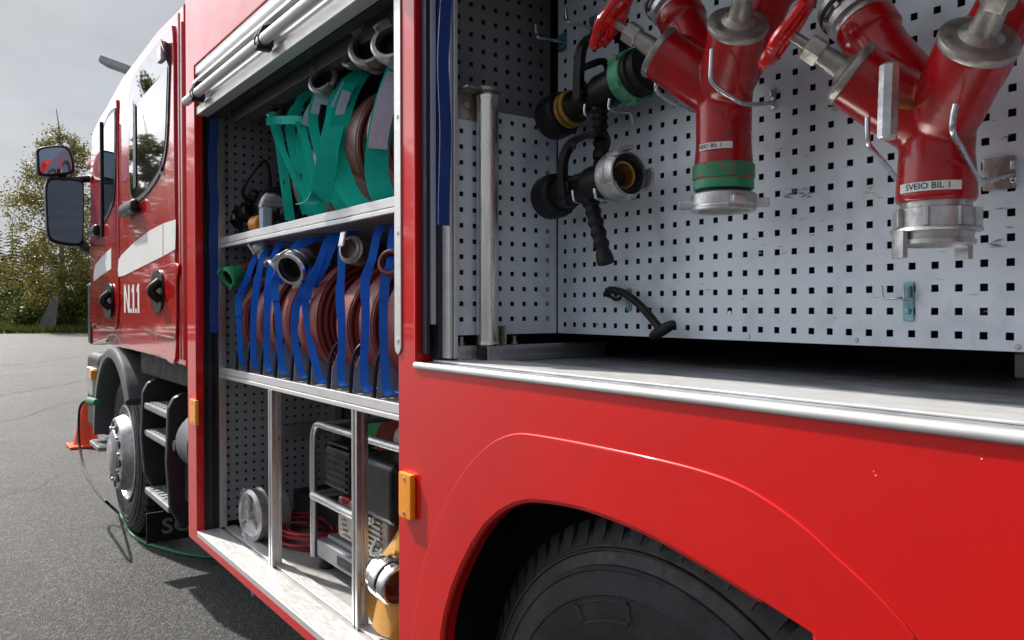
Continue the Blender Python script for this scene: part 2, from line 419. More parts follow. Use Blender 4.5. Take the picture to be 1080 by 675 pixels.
# far verge: a bank of grass beyond the yard, seen past the cab
fa = V((math.sin(YAW), math.cos(YAW))); ra = V((math.cos(YAW), -math.sin(YAW)))
def gp(depth, lat): return (fa.x*depth+ra.x*lat, fa.y*depth+ra.y*lat)
b = nb(); rows = []
for i, (dd, hh) in enumerate(((43,0.005),(44,.10),(48,.3),(60,.5),(120,.8),(600,1))):
    row = []
    for k in range(61):
        la = -150+k*5
        x, y = gp(dd+.5*math.sin(k*.9)*(i < 2), la*(1 if dd < 200 else 4)); row.append(b.verts.new((x, y, hh+(.06*math.sin(k*1.7+i) if i > 1 else 0))))
    rows.append(row)
for i in range(len(rows)-1):
    for k in range(60): b.faces.new((rows[i][k], rows[i][k+1], rows[i+1][k+1], rows[i+1][k]))
o = obj('grass_bank', b, 'verge'); o['kind'] = 'structure'
b = nb()
for _ in range(9000):
    dd = 43.2+R.random()**1.6*9; la = -33+R.random()*16
    x, y = gp(dd, la); h = .15+R.random()*.35; a = R.random()*6.28; zz = .03+min(.3, (dd-43)*.06)
    wv = V((math.cos(a), math.sin(a), 0))*.03; lean = V((R.uniform(-.1,.1), R.uniform(-.1,.1), h))
    q = V((x, y, zz)); b.faces.new([b.verts.new(q-wv), b.verts.new(q+wv), b.verts.new(q+lean)])
o = obj('grass', b, 'grassm', smooth=False, recalc=False); o['kind'] = 'stuff'
# tar line across the yard
b = nb(); pts = []
for k in range(26):
    q = P(-60+k*7, 428-k*1.25, Z=.004); pts.append(V((q.x+.03*math.sin(k*2.1), q.y+.05*math.sin(k*1.3), .004)))
prev = None
for k, p in enumerate(pts):
    wd = .025+.015*math.sin(k*1.7)
    a_, b_ = b.verts.new(p+V((0,-wd,0))), b.verts.new(p+V((0,wd,0)))
    if prev: b.faces.new((prev[0], a_, b_, prev[1]))
    prev = (a_, b_)
rr_ = random.Random(12)
def yard_crack(ptspx, w0):
    prev = None; P3 = catmull([P(a, c, Z=.004) for a, c in ptspx], 14)
    for k, p in enumerate(P3):
        d = (P3[min(k+1, len(P3)-1)]-P3[max(k-1, 0)]).normalized(); nn = V((-d.y, d.x, 0)); p = p+nn*rr_.uniform(-.02, .02)
        wd = w0*rr_.uniform(.4, 1.4); a_, b_ = b.verts.new(p-nn*wd), b.verts.new(p+nn*wd)
        if prev: b.faces.new((prev[0], a_, b_, prev[1]))
        prev = (a_, b_)
yard_crack([(-70,452),(-20,447),(20,441),(48,431),(70,425),(99,421)], .010)
yard_crack([(-40,536),(10,520),(40,514),(62,500),(80,497)], .004)
yard_crack([(-60,391),(0,386),(50,381),(94,374)], .03)
o = obj('tar_joint', b, 'crack', smooth=False); o['kind'] = 'structure'

# ================================================================== FIRE ENGINE
T = thing('fire_engine', 'red fire engine with open side lockers, black tyres and grey cab steps', 'fire engine', (2.1, 2.8, 0))
def part(name, b, m, parent=T, **k): return obj(name, b, m, parent, **k)

YN, YF = 1.738, 3.58          # left locker opening
YR0, YR1 = -.15, 1.655        # right locker opening (over the rear wheel)
ZT = 2.47; ZB = .42; ZSILL = .455
FL = .468                     # left locker floor
FR = 1.311                    # right locker floor
XD = 1.305                    # hanging panel plane
ROOF = 2.95; YFRONT = 3.715; YBACK = -1.25

# --- body side sheet with the two openings and the wheel arch
arch_px = [(466,668),(470,645),(477,620),(486,598),(498,574),(512,553),(527,539),(543,530.5),(560,527),(590,530),(620,537),(660,552),(700,571),(750,600),(800,631),(860,669)]
arch = yz(arch_px, SX)
arch_top = [(p[0], p[1]) for p in arch]
a_left = [(arch[0][0]+.006, .60), (arch[0][0]+.012, ZB)]
a_right = [(arch[-1][0]-.06, .60), (arch[-1][0]-.09, ZB)]
arch_full = list(reversed(a_left))+arch_top+a_right       # going from front (large Y) to the rear
outline = [(YFRONT, ZB), (YFRONT, ROOF-.06), (YBACK, ROOF-.06), (YBACK, ZB)]+list(reversed(arch_full))
b = nb()
h1 = [(YN, ZSILL), (YF, ZSILL), (YF, ZT), (YN, ZT)]
h2 = [(YR0, 1.300), (YR1, 1.300), (YR1, ZT), (YR0, ZT)]
plate(b, outline, [h1, h2], side(SX), .036, .004)
# roof, rear, front and far side of the body
box(b, (SX+.012, YBACK+.005, ZT+.12), (3.38, YFRONT-.004, ROOF), .05, 3)
box(b, (SX+.04, YBACK+.01, ZB+.02), (3.38, YBACK+.05, ZT+.2))
box(b, (SX+.05, YFRONT-.045, ZB+.01), (3.38, YFRONT-.004, ZT+.2))
box(b, (3.34, YBACK+.06, ZB+.02), (3.385, YFRONT-.06, ZT+.2))
# returns of the jambs and the pillar between the lockers
box(b, (SX+.03, YF+.002, ZSILL), (SX+.046, YF+.05, ZT), .002)
box(b, (SX+.03, YR1+.002, 1.30), (SX+.07, YR1+.03, ZT), .002)
box(b, (SX+.03, YN-.03, ZSILL), (SX+.07, YN-.002, ZT), .002)
part('body_shell', b, 'red')

# raised arch panel with its rounded shoulder
crest = [(435,675),(438,650),(444,610),(452,578),(464,545),(480,512),(497,488),(515,470),(530,461),(545,457),(560,457.5),(600,464),(650,474),(700,485),(742,496),(778,509),(812,528),(850,556),(885,588),(920,620),(950,652),(968,675)]
cy_ = smooth2(yz(crest, SX), 5, False)
c_full = [(cy_[0][0]+.012, ZB+.001)]+cy_+[(cy_[-1][0]-.10, .60), (cy_[-1][0]-.15, ZB+.001)]
inner = list(reversed([(a_left[1][0], ZB+.001), a_left[0]]+arch_top+[a_right[0], (a_right[1][0], ZB+.001)]))
b = nb()
plate(b, c_full+inner, [], side(SX-.0032), .010, .003)
part('arch_panel', b, 'red', ang=60)
# rolled arch edge
b = nb(); tube(b, [V((SX+.005, p[0], p[1])) for p in smooth2(arch_full, 4, False)], .007, 8)
part('arch_edge', b, 'red')
# wheel housing
b = nb()
box(b, (SX+.26, -.2, .62), (SX+.30, 1.69, 1.26)); box(b, (SX+.037, 1.665, .44), (SX+.30, 1.69, 1.26)); box(b, (SX+.037, -.22, .44), (SX+.30, -.2, 1.26))
box(b, (SX+.037, -.2, 1.24), (SX+.4, 1.66, 1.262))
box(b, (1.35, -1.2, .5), (3.2, 3.6, .60)); box(b, (1.5, -1.1, .35), (2.8, 3.5, .5))
box(b, (SX+.6, -.15, .40), (SX+.65, 1.6, 1.24))
part('wheel_housing', b, 'dark')

cr_ = random.Random(4)
for px, py, n in ((924,499,2),(1037,486,1),(645,517,1)):
    for _ in range(n):
        q = P(px+cr_.uniform(-1.5,1.5), py+cr_.uniform(-3,3), X=SX-.0001); b = nb(); r_ = cr_.uniform(.0006,.0011)
        b.faces.new([b.verts.new(q+V((-.0038, r_*math.cos(a_*1.05)*cr_.uniform(.6,1.2), r_*math.sin(a_*1.05)*cr_.uniform(.6,1.2)))) for a_ in range(6)])
        part('paint_chip', b, 'white', smooth=False)
# --- marker lamp on the pillar and on the front edge
def reflector(x0, y0, x1, y1):
    q0 = P(x0, y0, X=SX); q1 = P(x1, y1, X=SX)
    b = nb(); box(b, (SX-.016, min(q0.y,q1.y), min(q0.z,q1.z)), (SX-.0005, max(q0.y,q1.y), max(q0.z,q1.z)), .004, 2)
    o = part('side_reflector', b, 'amber')
    cyc, czc = (q0.y+q1.y)/2, (q0.z+q1.z)/2; hh = abs(q0.z-q1.z)
    for s in (-1, 1): b = nb(); cyl(b, (SX-.0185, cyc, czc+s*hh*.38), (SX-.015, cyc, czc+s*hh*.38), .004, seg=10); part('screw', b, 'castdark', o)
reflector(426, 496, 439, 549)
reflector(203.5, 420, 210, 449)

# --- alu edge strip on the pillar
b = nb()
ya, yb_ = P(424,300,X=SX).y, P(417.5,300,X=SX).y
zb = P(420, 374, X=SX).z
prof = [(ya, ZT), (ya, zb+.02), (ya+.004, zb+.008), ((ya+yb_)/2, zb), (yb_-.004, zb+.008), (yb_, zb+.02), (yb_, ZT)]
plate(b, prof, [], side(SX-.004), .0035, .0006)
for zz in (1.36, 1.62, 1.9, 2.2): cyl(b, (SX-.006, (ya+yb_)/2, zz), (SX-.003, (ya+yb_)/2, zz), .005, seg=10)
part('edge_strip', b, 'lip')

# ------------------------------------------------------------------ LEFT LOCKER
BX = 1.575
def pegboard(name, org, du, dv, nrm, nu, nv, pitch=.038, hole=.0115, t=.0016, m='peg', margin=(.03,.03,.03,.03), u0=0, v0=0, skip=None):
    """perforated sheet with real square holes; hole (i, j) centred at org+du*(u0+i*pitch)+dv*(v0+j*pitch)"""
    b = nb(); du, dv, nrm = V(du), V(dv), V(nrm); org = V(org)
    us = [u0-margin[0]]; vs = [v0-margin[1]]
    for i in range(nu): us += [u0+i*pitch-hole/2, u0+i*pitch+hole/2]
    for j in range(nv): vs += [v0+j*pitch-hole/2, v0+j*pitch+hole/2]
    us.append(u0+(nu-1)*pitch+margin[2]); vs.append(v0+(nv-1)*pitch+margin[3])
    F = [[b.verts.new(org+du*u+dv*v) for v in vs] for u in us]
    Bk = [[b.verts.new(org+du*u+dv*v-nrm*t) for v in vs] for u in us]
    nU, nV = len(us)-1, len(vs)-1
    def solid(i, j):
        if i < 0 or j < 0 or i >= nU or j >= nV: return None
        return not (i % 2 == 1 and j % 2 == 1 and not (skip and skip(i//2, j//2)))
    for i in range(nU):
        for j in range(nV):
            if solid(i, j):
                b.faces.new((F[i][j], F[i+1][j], F[i+1][j+1], F[i][j+1]))
                b.faces.new((Bk[i][j+1], Bk[i+1][j+1], Bk[i+1][j], Bk[i][j]))
            else:
                for (p, q) in (((i,j),(i+1,j)),((i+1,j),(i+1,j+1)),((i+1,j+1),(i,j+1)),((i,j+1),(i,j))):
                    b.faces.new((F[p[0]][p[1]], F[q[0]][q[1]], Bk[q[0]][q[1]], Bk[p[0]][p[1]]))
    for i in range(nU):
        b.faces.new((F[i][0], F[i+1][0], Bk[i+1][0], Bk[i][0])); b.faces.new((F[i][nV], F[i+1][nV], Bk[i+1][nV], Bk[i][nV]))
    for j in range(nV):
        b.faces.new((F[0][j], F[0][j+1], Bk[0][j+1], Bk[0][j])); b.faces.new((F[nU][j], F[nU][j+1], Bk[nU][j+1], Bk[nU][j]))
    return part(name, b, m, smooth=False)

# shell of the locker: floor, back, ends, ceiling
b = nb(); box(b, (SX+.036, YN-.002, FL-.03), (BX, YF+.002, FL), .001)
part('locker_floor', b, 'floorw')
b = nb()
box(b, (SX+.0005, YN+.001, ZSILL-.006), (SX+.10, YF-.001, FL+.006), .003)
box(b, (SX+.115, YN+.003, FL+.0005), (SX+.165, YF-.003, FL+.009), .003)
part('locker_sill', b, 'lip')
b = nb()
box(b, (BX+.002, YN-.02, FL-.02), (BX+.02, YF+.02, ZT), 0)
box(b, (SX+.07, YN-.022, FL-.02), (BX+.01, YN-.002, ZT))
part('locker_back_wall', b, 'dgrey')
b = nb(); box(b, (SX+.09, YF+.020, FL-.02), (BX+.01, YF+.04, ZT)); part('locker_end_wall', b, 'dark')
b = nb(); box(b, (SX+.05, YN-.02, ZT-.03), (BX, YF+.02, ZT+.1)); part('locker_ceiling', b, 'dgrey')
XP0 = P(236, 480, Y=YF).x
pegboard('perforated_wall', (XP0, YF, FL+.03), (1,0,0), (0,0,1), (0,-1,0), 14, 52, m='peggrey', u0=.02, v0=.02, margin=(.02,.02,.02,.02))
# corner profile at the back, and the rail along the back wall
b = nb(); box(b, (BX-.045, YF-.05, FL+.001), (BX-.005, YF-.01, 1.15), .003); part('corner_post', b, 'alu'); b = nb(); box(b, (P(288,500,Y=YF-.03).x, YF-.035, .85), (BX-.05, YF-.005, .90), .003); part('back_rail', b, 'alu'); b = nb()
box(b, (BX-.045, 2.6, .80), (BX-.003, 2.65, 1.15), .003)
part('corner_post', b, 'alu')
# guide rail parts along the front jamb
def strip(name, xa, xb, Y, z0, z1, m, dy=.012, bev=.001):
    q0 = P(xa, 320, Y=Y).x; q1 = P(xb, 320, Y=Y).x
    b = nb(); box(b, (q0+.0005, Y-dy, z0), (q1-.0005, Y+.008, z1), bev); return part(name, b, m)
strip('guide_rail', 214, 218.5, YF, FL+.008, 2.3, 'black', .012)
strip('guide_rail', 218.5, 222.5, YF, FL+.008, 2.3, 'navy', .006)
strip('rail_profile', 229, 237, YF, FL+.010, 2.3, 'aluz', .02)
strip('jamb_filler', 212.5, 240, YF+.004, FL+.008, 2.3, 'black', .002)
# blue strap hanging in the front of the rail
q = P(226, 250, Y=YF-.03)
b = nb(); pts = [V((q.x+.004*math.sin(k*1.9), YF-.022-.004*math.cos(k*1.3), 2.28-k*.095)) for k in range(11)]
ribbon(b, pts, .036, .003, (1,0,.0), 4); part('curtain_strap', b, 'bluedk')

# shelves, uprights, wire dividers
XS = 1.03
def shelf(z1, th, px):
    b = nb()
    box(b, (XS+.004, YN+.001, z1-th*.72), (BX-.005, YF-.012, z1), .002)
    box(b, (XS-.008, YN+.0015, z1-th), (XS+.006, YF-.014, z1-th*.62), .003)
    box(b, (XS-.004, YN+.0018, z1-th*.55), (XS+.006, YF-.0145, z1+.006), .003)
    return part('shelf', b, 'lip')
Z1 = 1.737; Z2 = 1.171
shelf(Z1, .040, 0); shelf(Z2, .040, 0)
def upright(px, py):
    q = P(px, py, Z=FL); b = nb(); s = .019
    x0, y0 = q.x, q.y
    pr = [(-s,-s),(-s*.25,-s),(-s*.25,-s*.55),(s*.25,-s*.55),(s*.25,-s),(s,-s),(s,-s*.25),(s*.55,-s*.25),(s*.55,s*.25),(s,s*.25),(s,s),(s*.25,s),(s*.25,s*.55),(-s*.25,s*.55),(-s*.25,s),(-s,s),(-s,s*.25),(-s*.55,s*.25),(-s*.55,-s*.25),(-s,-s*.25)]
    prism(b, [(x0+a, y0+c, FL+.0005) for a, c in pr], (0, 0, Z2-.04-FL-.001), .0012)
    return part('upright', b, 'aluz')
upright(290.5, 597); upright(380, 662)
# ceiling light bars of the locker
b = nb(); box(b, (XS+.03, YN+.02, 2.235), (XS+.10, YF-.05, 2.30), .004); part('ceiling_beam', b, 'grey')
for yy in (2.0, 2.95):
    b = nb(); cyl(b, (XS+.06, yy, 2.30), (XS+.06, yy+.26, 2.30), .018, seg=14); part('locker_light', b, 'dgrey')

# --- rolled up shutter and its handle bar
def shutter(y0, y1, hz):
    b = nb()
    # lintel with drip grooves
    pr = [(SX+.005, ZT-.003), (SX+.005, ZT-.035), (SX+.016, ZT-.040), (SX+.016, ZT-.052), (SX+.003, ZT-.057), (SX-.006, ZT-.066), (SX-.006, ZT-.078), (SX+.05, ZT-.082), (SX+.05, ZT-.003)]
    prism(b, [(x, y0, z) for x, z in pr], (0, y1-y0, 0))
    part('shutter_lintel', b, 'lip', ang=25)
    b = nb()
    pr = [(SX+.055, ZT-.10), (SX+.012, ZT-.105), (SX+.010, ZT-.150), (SX+.018, ZT-.156), (SX+.018, ZT-.170), (SX+.008, ZT-.176), (SX+.008, ZT-.208), (SX+.015, ZT-.211), (SX+.055, ZT-.211)]
    prism(b, [(x, y0+.004, z) for x, z in pr], (0, y1-y0-.008, 0))
    o = part('shutter_end_slat', b, 'lip', ang=25)
    b = nb(); box(b, (SX+.06, y0+.006, ZT-.212), (SX+.10, y1-.006, ZT-.02)); part('shutter_roll', b, 'dgrey')
    b = nb(); cyl(b, (SX-.028, y0-.0, hz), (SX-.028, y1+.02, hz), .019, seg=20, bev=.004); part('handle_bar', b, 'lip')
    n = 3
    for i in range(n):
        yy = y1-.14-(y1-y0-.22)*i/(n-1) if y1 > 3 else y1-.14-(y1-y0-.3)*i/(n-1)
        b = nb()
        for y_ in (yy-.022, yy+.014): prism(b, [(SX-.034, y_, hz+.044), (SX+.004, y_, hz+.058), (SX+.004, y_, hz-.022), (SX-.046, y_, hz-.025), (SX-.050, y_, hz+.010)], (0,.009,0), .002)
        box(b, (SX-.050, yy-.014, hz-.032), (SX+.002, yy+.015, hz-.017), .003)
        box(b, (SX-.026, yy-.022, hz+.032), (SX+.003, yy+.022, hz+.045), .003)
        part('bar_bracket', b, 'navy')
shutter(YN+.001, YF-.001, 2.318)
shutter(YR0+.001, YR1-.001, 2.305)
# underside of the body at the locker front: red sill edge stays in the shell; a small hanging tab below
b = nb(); box(b, (SX+.06, 3.02, .34), (SX+.075, 3.045, .43), .003); part('drain_tab', b, 'tread')

# ------------------------------------------------------------------ RIGHT LOCKER
b = nb()
box(b, (SX+.036, YR0, FR-.03), (2.0, YR1+.0, FR), .001)
part('locker_floor', b, 'floor')
b = nb()
box(b, (SX+.037, YR0+.001, FR+.0003), (SX+.165, YR1-.02, FR+.005), .002)
part('sunlit_strip', b, 'lip')  # pale strip puts the sunlit band of the floor into the colour
b = nb(); box(b, (SX+.166, YR0+.001, FR+.0003), (SX+.20, YR1-.02, FR+.003), .001); part('edge_strip', b, 'alu')
b = nb(); box(b, (SX+.016, YR0+.001, FR-.02), (SX+.0365, YR1-.004, FR-.001), .001); part('sill_plate', b, 'floor')
b = nb()
# nose of the sill with a rounded end
pr = [(SX+.0155, FR-.014), (SX+.0155, FR-.001), (SX+.002, FR+.0005), (SX-.002, FR-.001), (SX-.0055, FR-.005), (SX-.0055, FR-.012), (SX-.002, FR-.016), (SX+.0155, FR-.016)]
prism(b, [(x, YR0, z) for x, z in pr], (0, YR1-YR0-.0, 0))
part('sill_nose', b, 'lip', ang=50)
b = nb()
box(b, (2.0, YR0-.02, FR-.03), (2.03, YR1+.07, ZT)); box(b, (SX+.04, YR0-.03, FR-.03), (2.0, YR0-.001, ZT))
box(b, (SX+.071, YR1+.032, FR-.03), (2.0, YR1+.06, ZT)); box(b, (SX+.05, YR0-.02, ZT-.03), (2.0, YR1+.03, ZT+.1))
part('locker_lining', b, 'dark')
# hanging perforated panel facing out
YC = P(588, 340, X=XD).y                         # the corner with the end panel
hq = P(1065.6, 302.6, X=XD)                      # one hole, surveyed
PI_ = .038*.975
nleft = int((YC-.02-hq.y)/PI_); 
i0 = -14; nu = nleft-i0+1
zbot = P(900, 364, X=XD).z
ndown = int((hq.z-zbot-.012)/PI_); nv = ndown+24
pegboard('perforated_panel', (XD, hq.y+i0*PI_, hq.z-ndown*PI_), (0,1,0), (0,0,1), (-1,0,0), nu, nv, pitch=PI_, hole=.0118,
         margin=(.02, hq.z-ndown*PI_-zbot, YC-(hq.y+nleft*PI_)-.0015, .02))
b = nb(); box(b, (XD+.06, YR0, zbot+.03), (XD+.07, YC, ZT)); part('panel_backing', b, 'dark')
# panel rivets
for px, py in ((789,355),(903,358.5),(1073,366),(702,346),(630,342),(601,200),(759,185),(881,115),(770,330)):
    q = P(px, py, X=XD); b = nb(); lathe(b, [(.0045,0),(.004,.002),(.002,.0022)], q, (-1,0,0), 12); part('rivet', b, 'cast')
# end panel: lower sheet stands a little proud of the upper one
YE = YC+.004
xe0 = P(480, 250, Y=YE).x
zmid = P(540, 121, Y=YE).z
xh = P(425/2.7+420, 200+243/2.7, Y=YE)
n_in = int((xh.x-xe0-.012)/PI_)
pegboard('end_panel', (xh.x-n_in*PI_, YE, xh.z), (1,0,0), (0,0,1), (0,-1,0), n_in+2, 1+int((zmid-xh.z-.01)/PI_)+0, pitch=PI_, hole=.0112,
         v0=-0, margin=(xh.x-n_in*PI_-xe0, xh.z-zbot, .0, .014), m='peg') if False else None
ndn = int((xh.z-zbot-.010)/PI_); nup = int((zmid-xh.z-.008)/PI_)
pegboard('end_panel', (xh.x-n_in*PI_, YE, xh.z-ndn*PI_), (1,0,0), (0,0,1), (0,-1,0), n_in+1, ndn+nup+1, pitch=PI_, hole=.0112,
         margin=(xh.x-n_in*PI_-xe0, xh.z-ndn*PI_-zbot, XD-xh.x-.001, zmid-(xh.z+nup*PI_)))
xq = P(557+ (0), 60, Y=YE+.07)
pegboard('end_panel', (xe0+.02, YE+.075, zmid-.15), (1,0,0), (0,0,1), (0,-1,0), 9, 27, pitch=PI_, hole=.0112, margin=(.02,.02,.03,.02), v0=.02, m='peggrey')
b = nb(); box(b, (xe0, YE+.0025, zmid-.004), (XD+.02, YE+.074, zmid), .001); part('panel_ledge', b, 'alu')
b = nb(); box(b, (XD-.012, YE-.001, zbot), (XD-.0005, YE+.012, zmid), .001); part('corner_profile', b, 'peg')
b = nb(); box(b, (xh.x-.009, YE+.004, zbot+.005), (xh.x+.01, YE+.01, zmid-.005)); part('corner_profile', b, 'peggrey')
# jamb strips (rail, seals, blue strap, profile)
YJ = YC+.03
def jstrip(name, xa, xb, m, z0=FR+.004, z1=2.3, dy=.0, y=YJ):
    q0 = P(xa, 320, Y=y).x; q1 = P(xb, 320, Y=y).x
    b = nb(); box(b, (q0+.0005, y-dy, z0), (q1-.0005, YR1-.001, z1), .0012); return part(name, b, m)
YJ = YR1-.014
jstrip('guide_rail', 449.5, 453.5, 'navy', z0=FR+.02)
jstrip('guide_rail', 454, 459, 'lilac', z0=P(456,342,Y=YJ).z, dy=.006)
jstrip('guide_seal', 459.3, 466, 'navy', z0=FR+.006, dy=.014)
b = nb(); box(b, (P(455,320,Y=YJ).x, YJ-.012, FR+.03), (P(460,320,Y=YJ).x, YJ-.004, FR+.10), .002); part('rail_catch', b, 'black')
jstrip('rail_profile', 471.5, 475, 'lip', z0=FR+.01, dy=.010, y=YJ-.05)
jstrip('rail_profile', 475.6, 479.5, 'lip', z0=FR+.01, dy=.016, y=YJ-.05)
b = nb(); pts = []
for k in range(12):
    z = 2.3-k*.075; q = P(468.5, 320, Y=YJ-.085)
    wv_ = .0025*math.sin(k*1.1)
    pts.append(V((q.x+wv_-.004*(k-8)/8, YJ-.085+.003*math.cos(k*1.6), z)))
pts = [p for p in pts if p.z > P(466, 250, Y=YJ-.085).z]
ribbon(b, pts, .029, .003, (1,0,0), 4); part('curtain_strap', b, 'bluedk')
# extrusions on the floor
qe = P(514, 365.5, Y=YC-.050)
ex, ey = qe.x, qe.y
def extrusion(x0, y0, x1, y1, z0, z1, m='alu'):
    b = nb()
    box(b, (x0, y0, z0), (x1, y1, z1), .002)
    h = z1-z0
    if (x1-x0) > (y1-y0):
        box(b, (x0+.001, y0-.0025, z0+h*.12), (x1, y0+.004, z0+h*.36), .0012); box(b, (x0+.001, y0-.0025, z0+h*.64), (x1, y0+.004, z0+h*.88), .0012)
    else:
        box(b, (x0-.0025, y0+.001, z0+h*.12), (x0+.004, y1, z0+h*.36), .0012); box(b, (x0-.0025, y0+.001, z0+h*.64), (x0+.004, y1, z0+h*.88), .0012)
    return part('floor_profile', b, m)
yb0 = ey+.0
extrusion(ex, yb0, XD+.12, yb0+.038, FR+.001, FR+.038)
extrusion(xe0-.002, yb0+.0385, ex-.003, yb0+.07, FR+.001, FR+.038)
b = nb(); box(b, (ex-.0045, yb0+.001, FR+.003), (ex-.001, yb0+.037, FR+.036), .001); part('end_cap', b, 'black')
# bright pole with its bracket
qp = P(514.5, 357, Y=YC-.030); ztop = None
pole = nb(); zt = P(514.5, 101, X=qp.x).z
k_ = (P(514.5,357,X=qp.x)-EYE).dot(FWD)
lathe(pole, [(.0275,.0),(.0275,.006),(.0262,.010),(.0262,zt-FR-.052),(.0275,zt-FR-.050),(.0275,zt-FR-.042)], (qp.x, qp.y, FR+.040), (0,0,1), 32)
part('pole', pole, 'steel')
b = nb()
lathe(b, [(.022,.0),(.022,.006),(.034,.008),(.035,.012),(.034,.016),(.010,.017)], (qp.x, qp.y, zt-.002), (0,0,1), 28)
box(b, (xe0+.0, qp.y-.02, zt+.006), (qp.x, qp.y+.03, zt+.012), .002)
box(b, (xe0+.002, qp.y+.031, zt-.055), (qp.x+.01, qp.y+.036, zt+.012), .002)
lathe(b, [(.010,0),(.010,.006),(.004,.008)], (xe0+.03, qp.y+.031, zt-.02), (0,-1,0), 16)
part('pole_bracket', b, 'castdark')
b = nb(); box(b, (qp.x+.030, qp.y-.03, FR+.039), (qp.x+.034, qp.y+.015, FR+.085), .001); part('pole_clamp', b, 'castdark')
for dx, dy in ((-.055,.03), (.085,.01)):
    b = nb(); lathe(b, [(.009,0),(.009,.006),(.005,.006),(.005,.02)], (qp.x+dx, qp.y+dy, FR+.039), (0,0,1), 12); part('bolt', b, 'castdark')
# bevelled end block at the right
q = P(1075, 394, Z=FR+.012)
b = nb(); box(b, (q.x-.0, q.y-.16, FR+.002), (q.x+.05, q.y+.01, FR+.05), .006); part('floor_block', b, 'tread')
# scuffs on the panel: scratches are thin dark marks
b = nb(); sr = random.Random(3)
def scuff(px, py, n, w, h):
    for _ in range(n):
        a = P(px+sr.uniform(-w,w), py+sr.uniform(-h,h), X=XD-.0006); l = sr.uniform(.004,.026); an = sr.uniform(-.25,.25)
        d = V((0, -math.cos(an), math.sin(an)))*l; nn = V((0, math.sin(an), math.cos(an)))*sr.uniform(.0003,.0009)
        b.faces.new([b.verts.new(a-nn), b.verts.new(a+d*.5-nn*1.4), b.verts.new(a+d), b.verts.new(a+d*.5+nn*1.4)])
scuff(838, 204, 22, 14, 5); scuff(912, 204, 9, 7, 6); scuff(818, 156, 5, 4, 2); scuff(1040, 258, 6, 4, 3)
for _ in range(80): scuff(sr.uniform(600,1078), sr.uniform(20,350), 1, 3, 3)
part('scuff_marks', b, 'castdark', smooth=False)

# wire hooks on the panel
def hook(pts, r=.0042, plate_at=None, m='zinc', pm='tealzinc', pw=.016, ph=.022):
    b = nb(); tube(b, catmull(pts, 5) if len(pts) > 2 else pts, r, 10)
    o = part('hook', b, m)
    if plate_at is not None:
        b = nb(); q = plate_at
        box(b, (XD-.004, q.y-pw, q.z-ph), (XD-.0005, q.y+pw, q.z+ph), .0012)
        box(b, (XD-.012, q.y-pw*.7, q.z+ph*.1), (XD-.004, q.y+pw*.7, q.z+ph*.8), .002)
        lathe(b, [(.005,0),(.005,.003),(.003,.0045)], (XD-.004, q.y, q.z-ph*.5), (-1,0,0), 12)
        part('hook_clip', b, pm, o)
def hk(pp, plate_px=None, **k):
    """pp: list of (px, py, X)"""
    pts = [P(a, c, X=x) for a, c, x in pp]
    hook(pts, plate_at=P(*plate_px, X=XD) if plate_px else None, **k)
hk([(565,26,1.20),(566,36,1.20),(569,40,1.205),(580,42,1.26),(592,44,1.302)], (594,45))
hk([(597,10,1.20),(598,20,1.20),(601,24,1.205),(612,27,1.26),(626,30,1.302)], (628,26))
# small hook with a blue clip low on the panel
hk([(930,301,1.285),(930.5,309,1.285),(932,314,1.285),(938,315,1.286),(948,314.5,1.288),(955,314.5,1.30)], None, r=.0022)
hk([(953,300,1.285),(953.5,312,1.285),(955,315,1.286),(962,315,1.30)], (959,318), r=.0022, pw=.009, ph=.032)

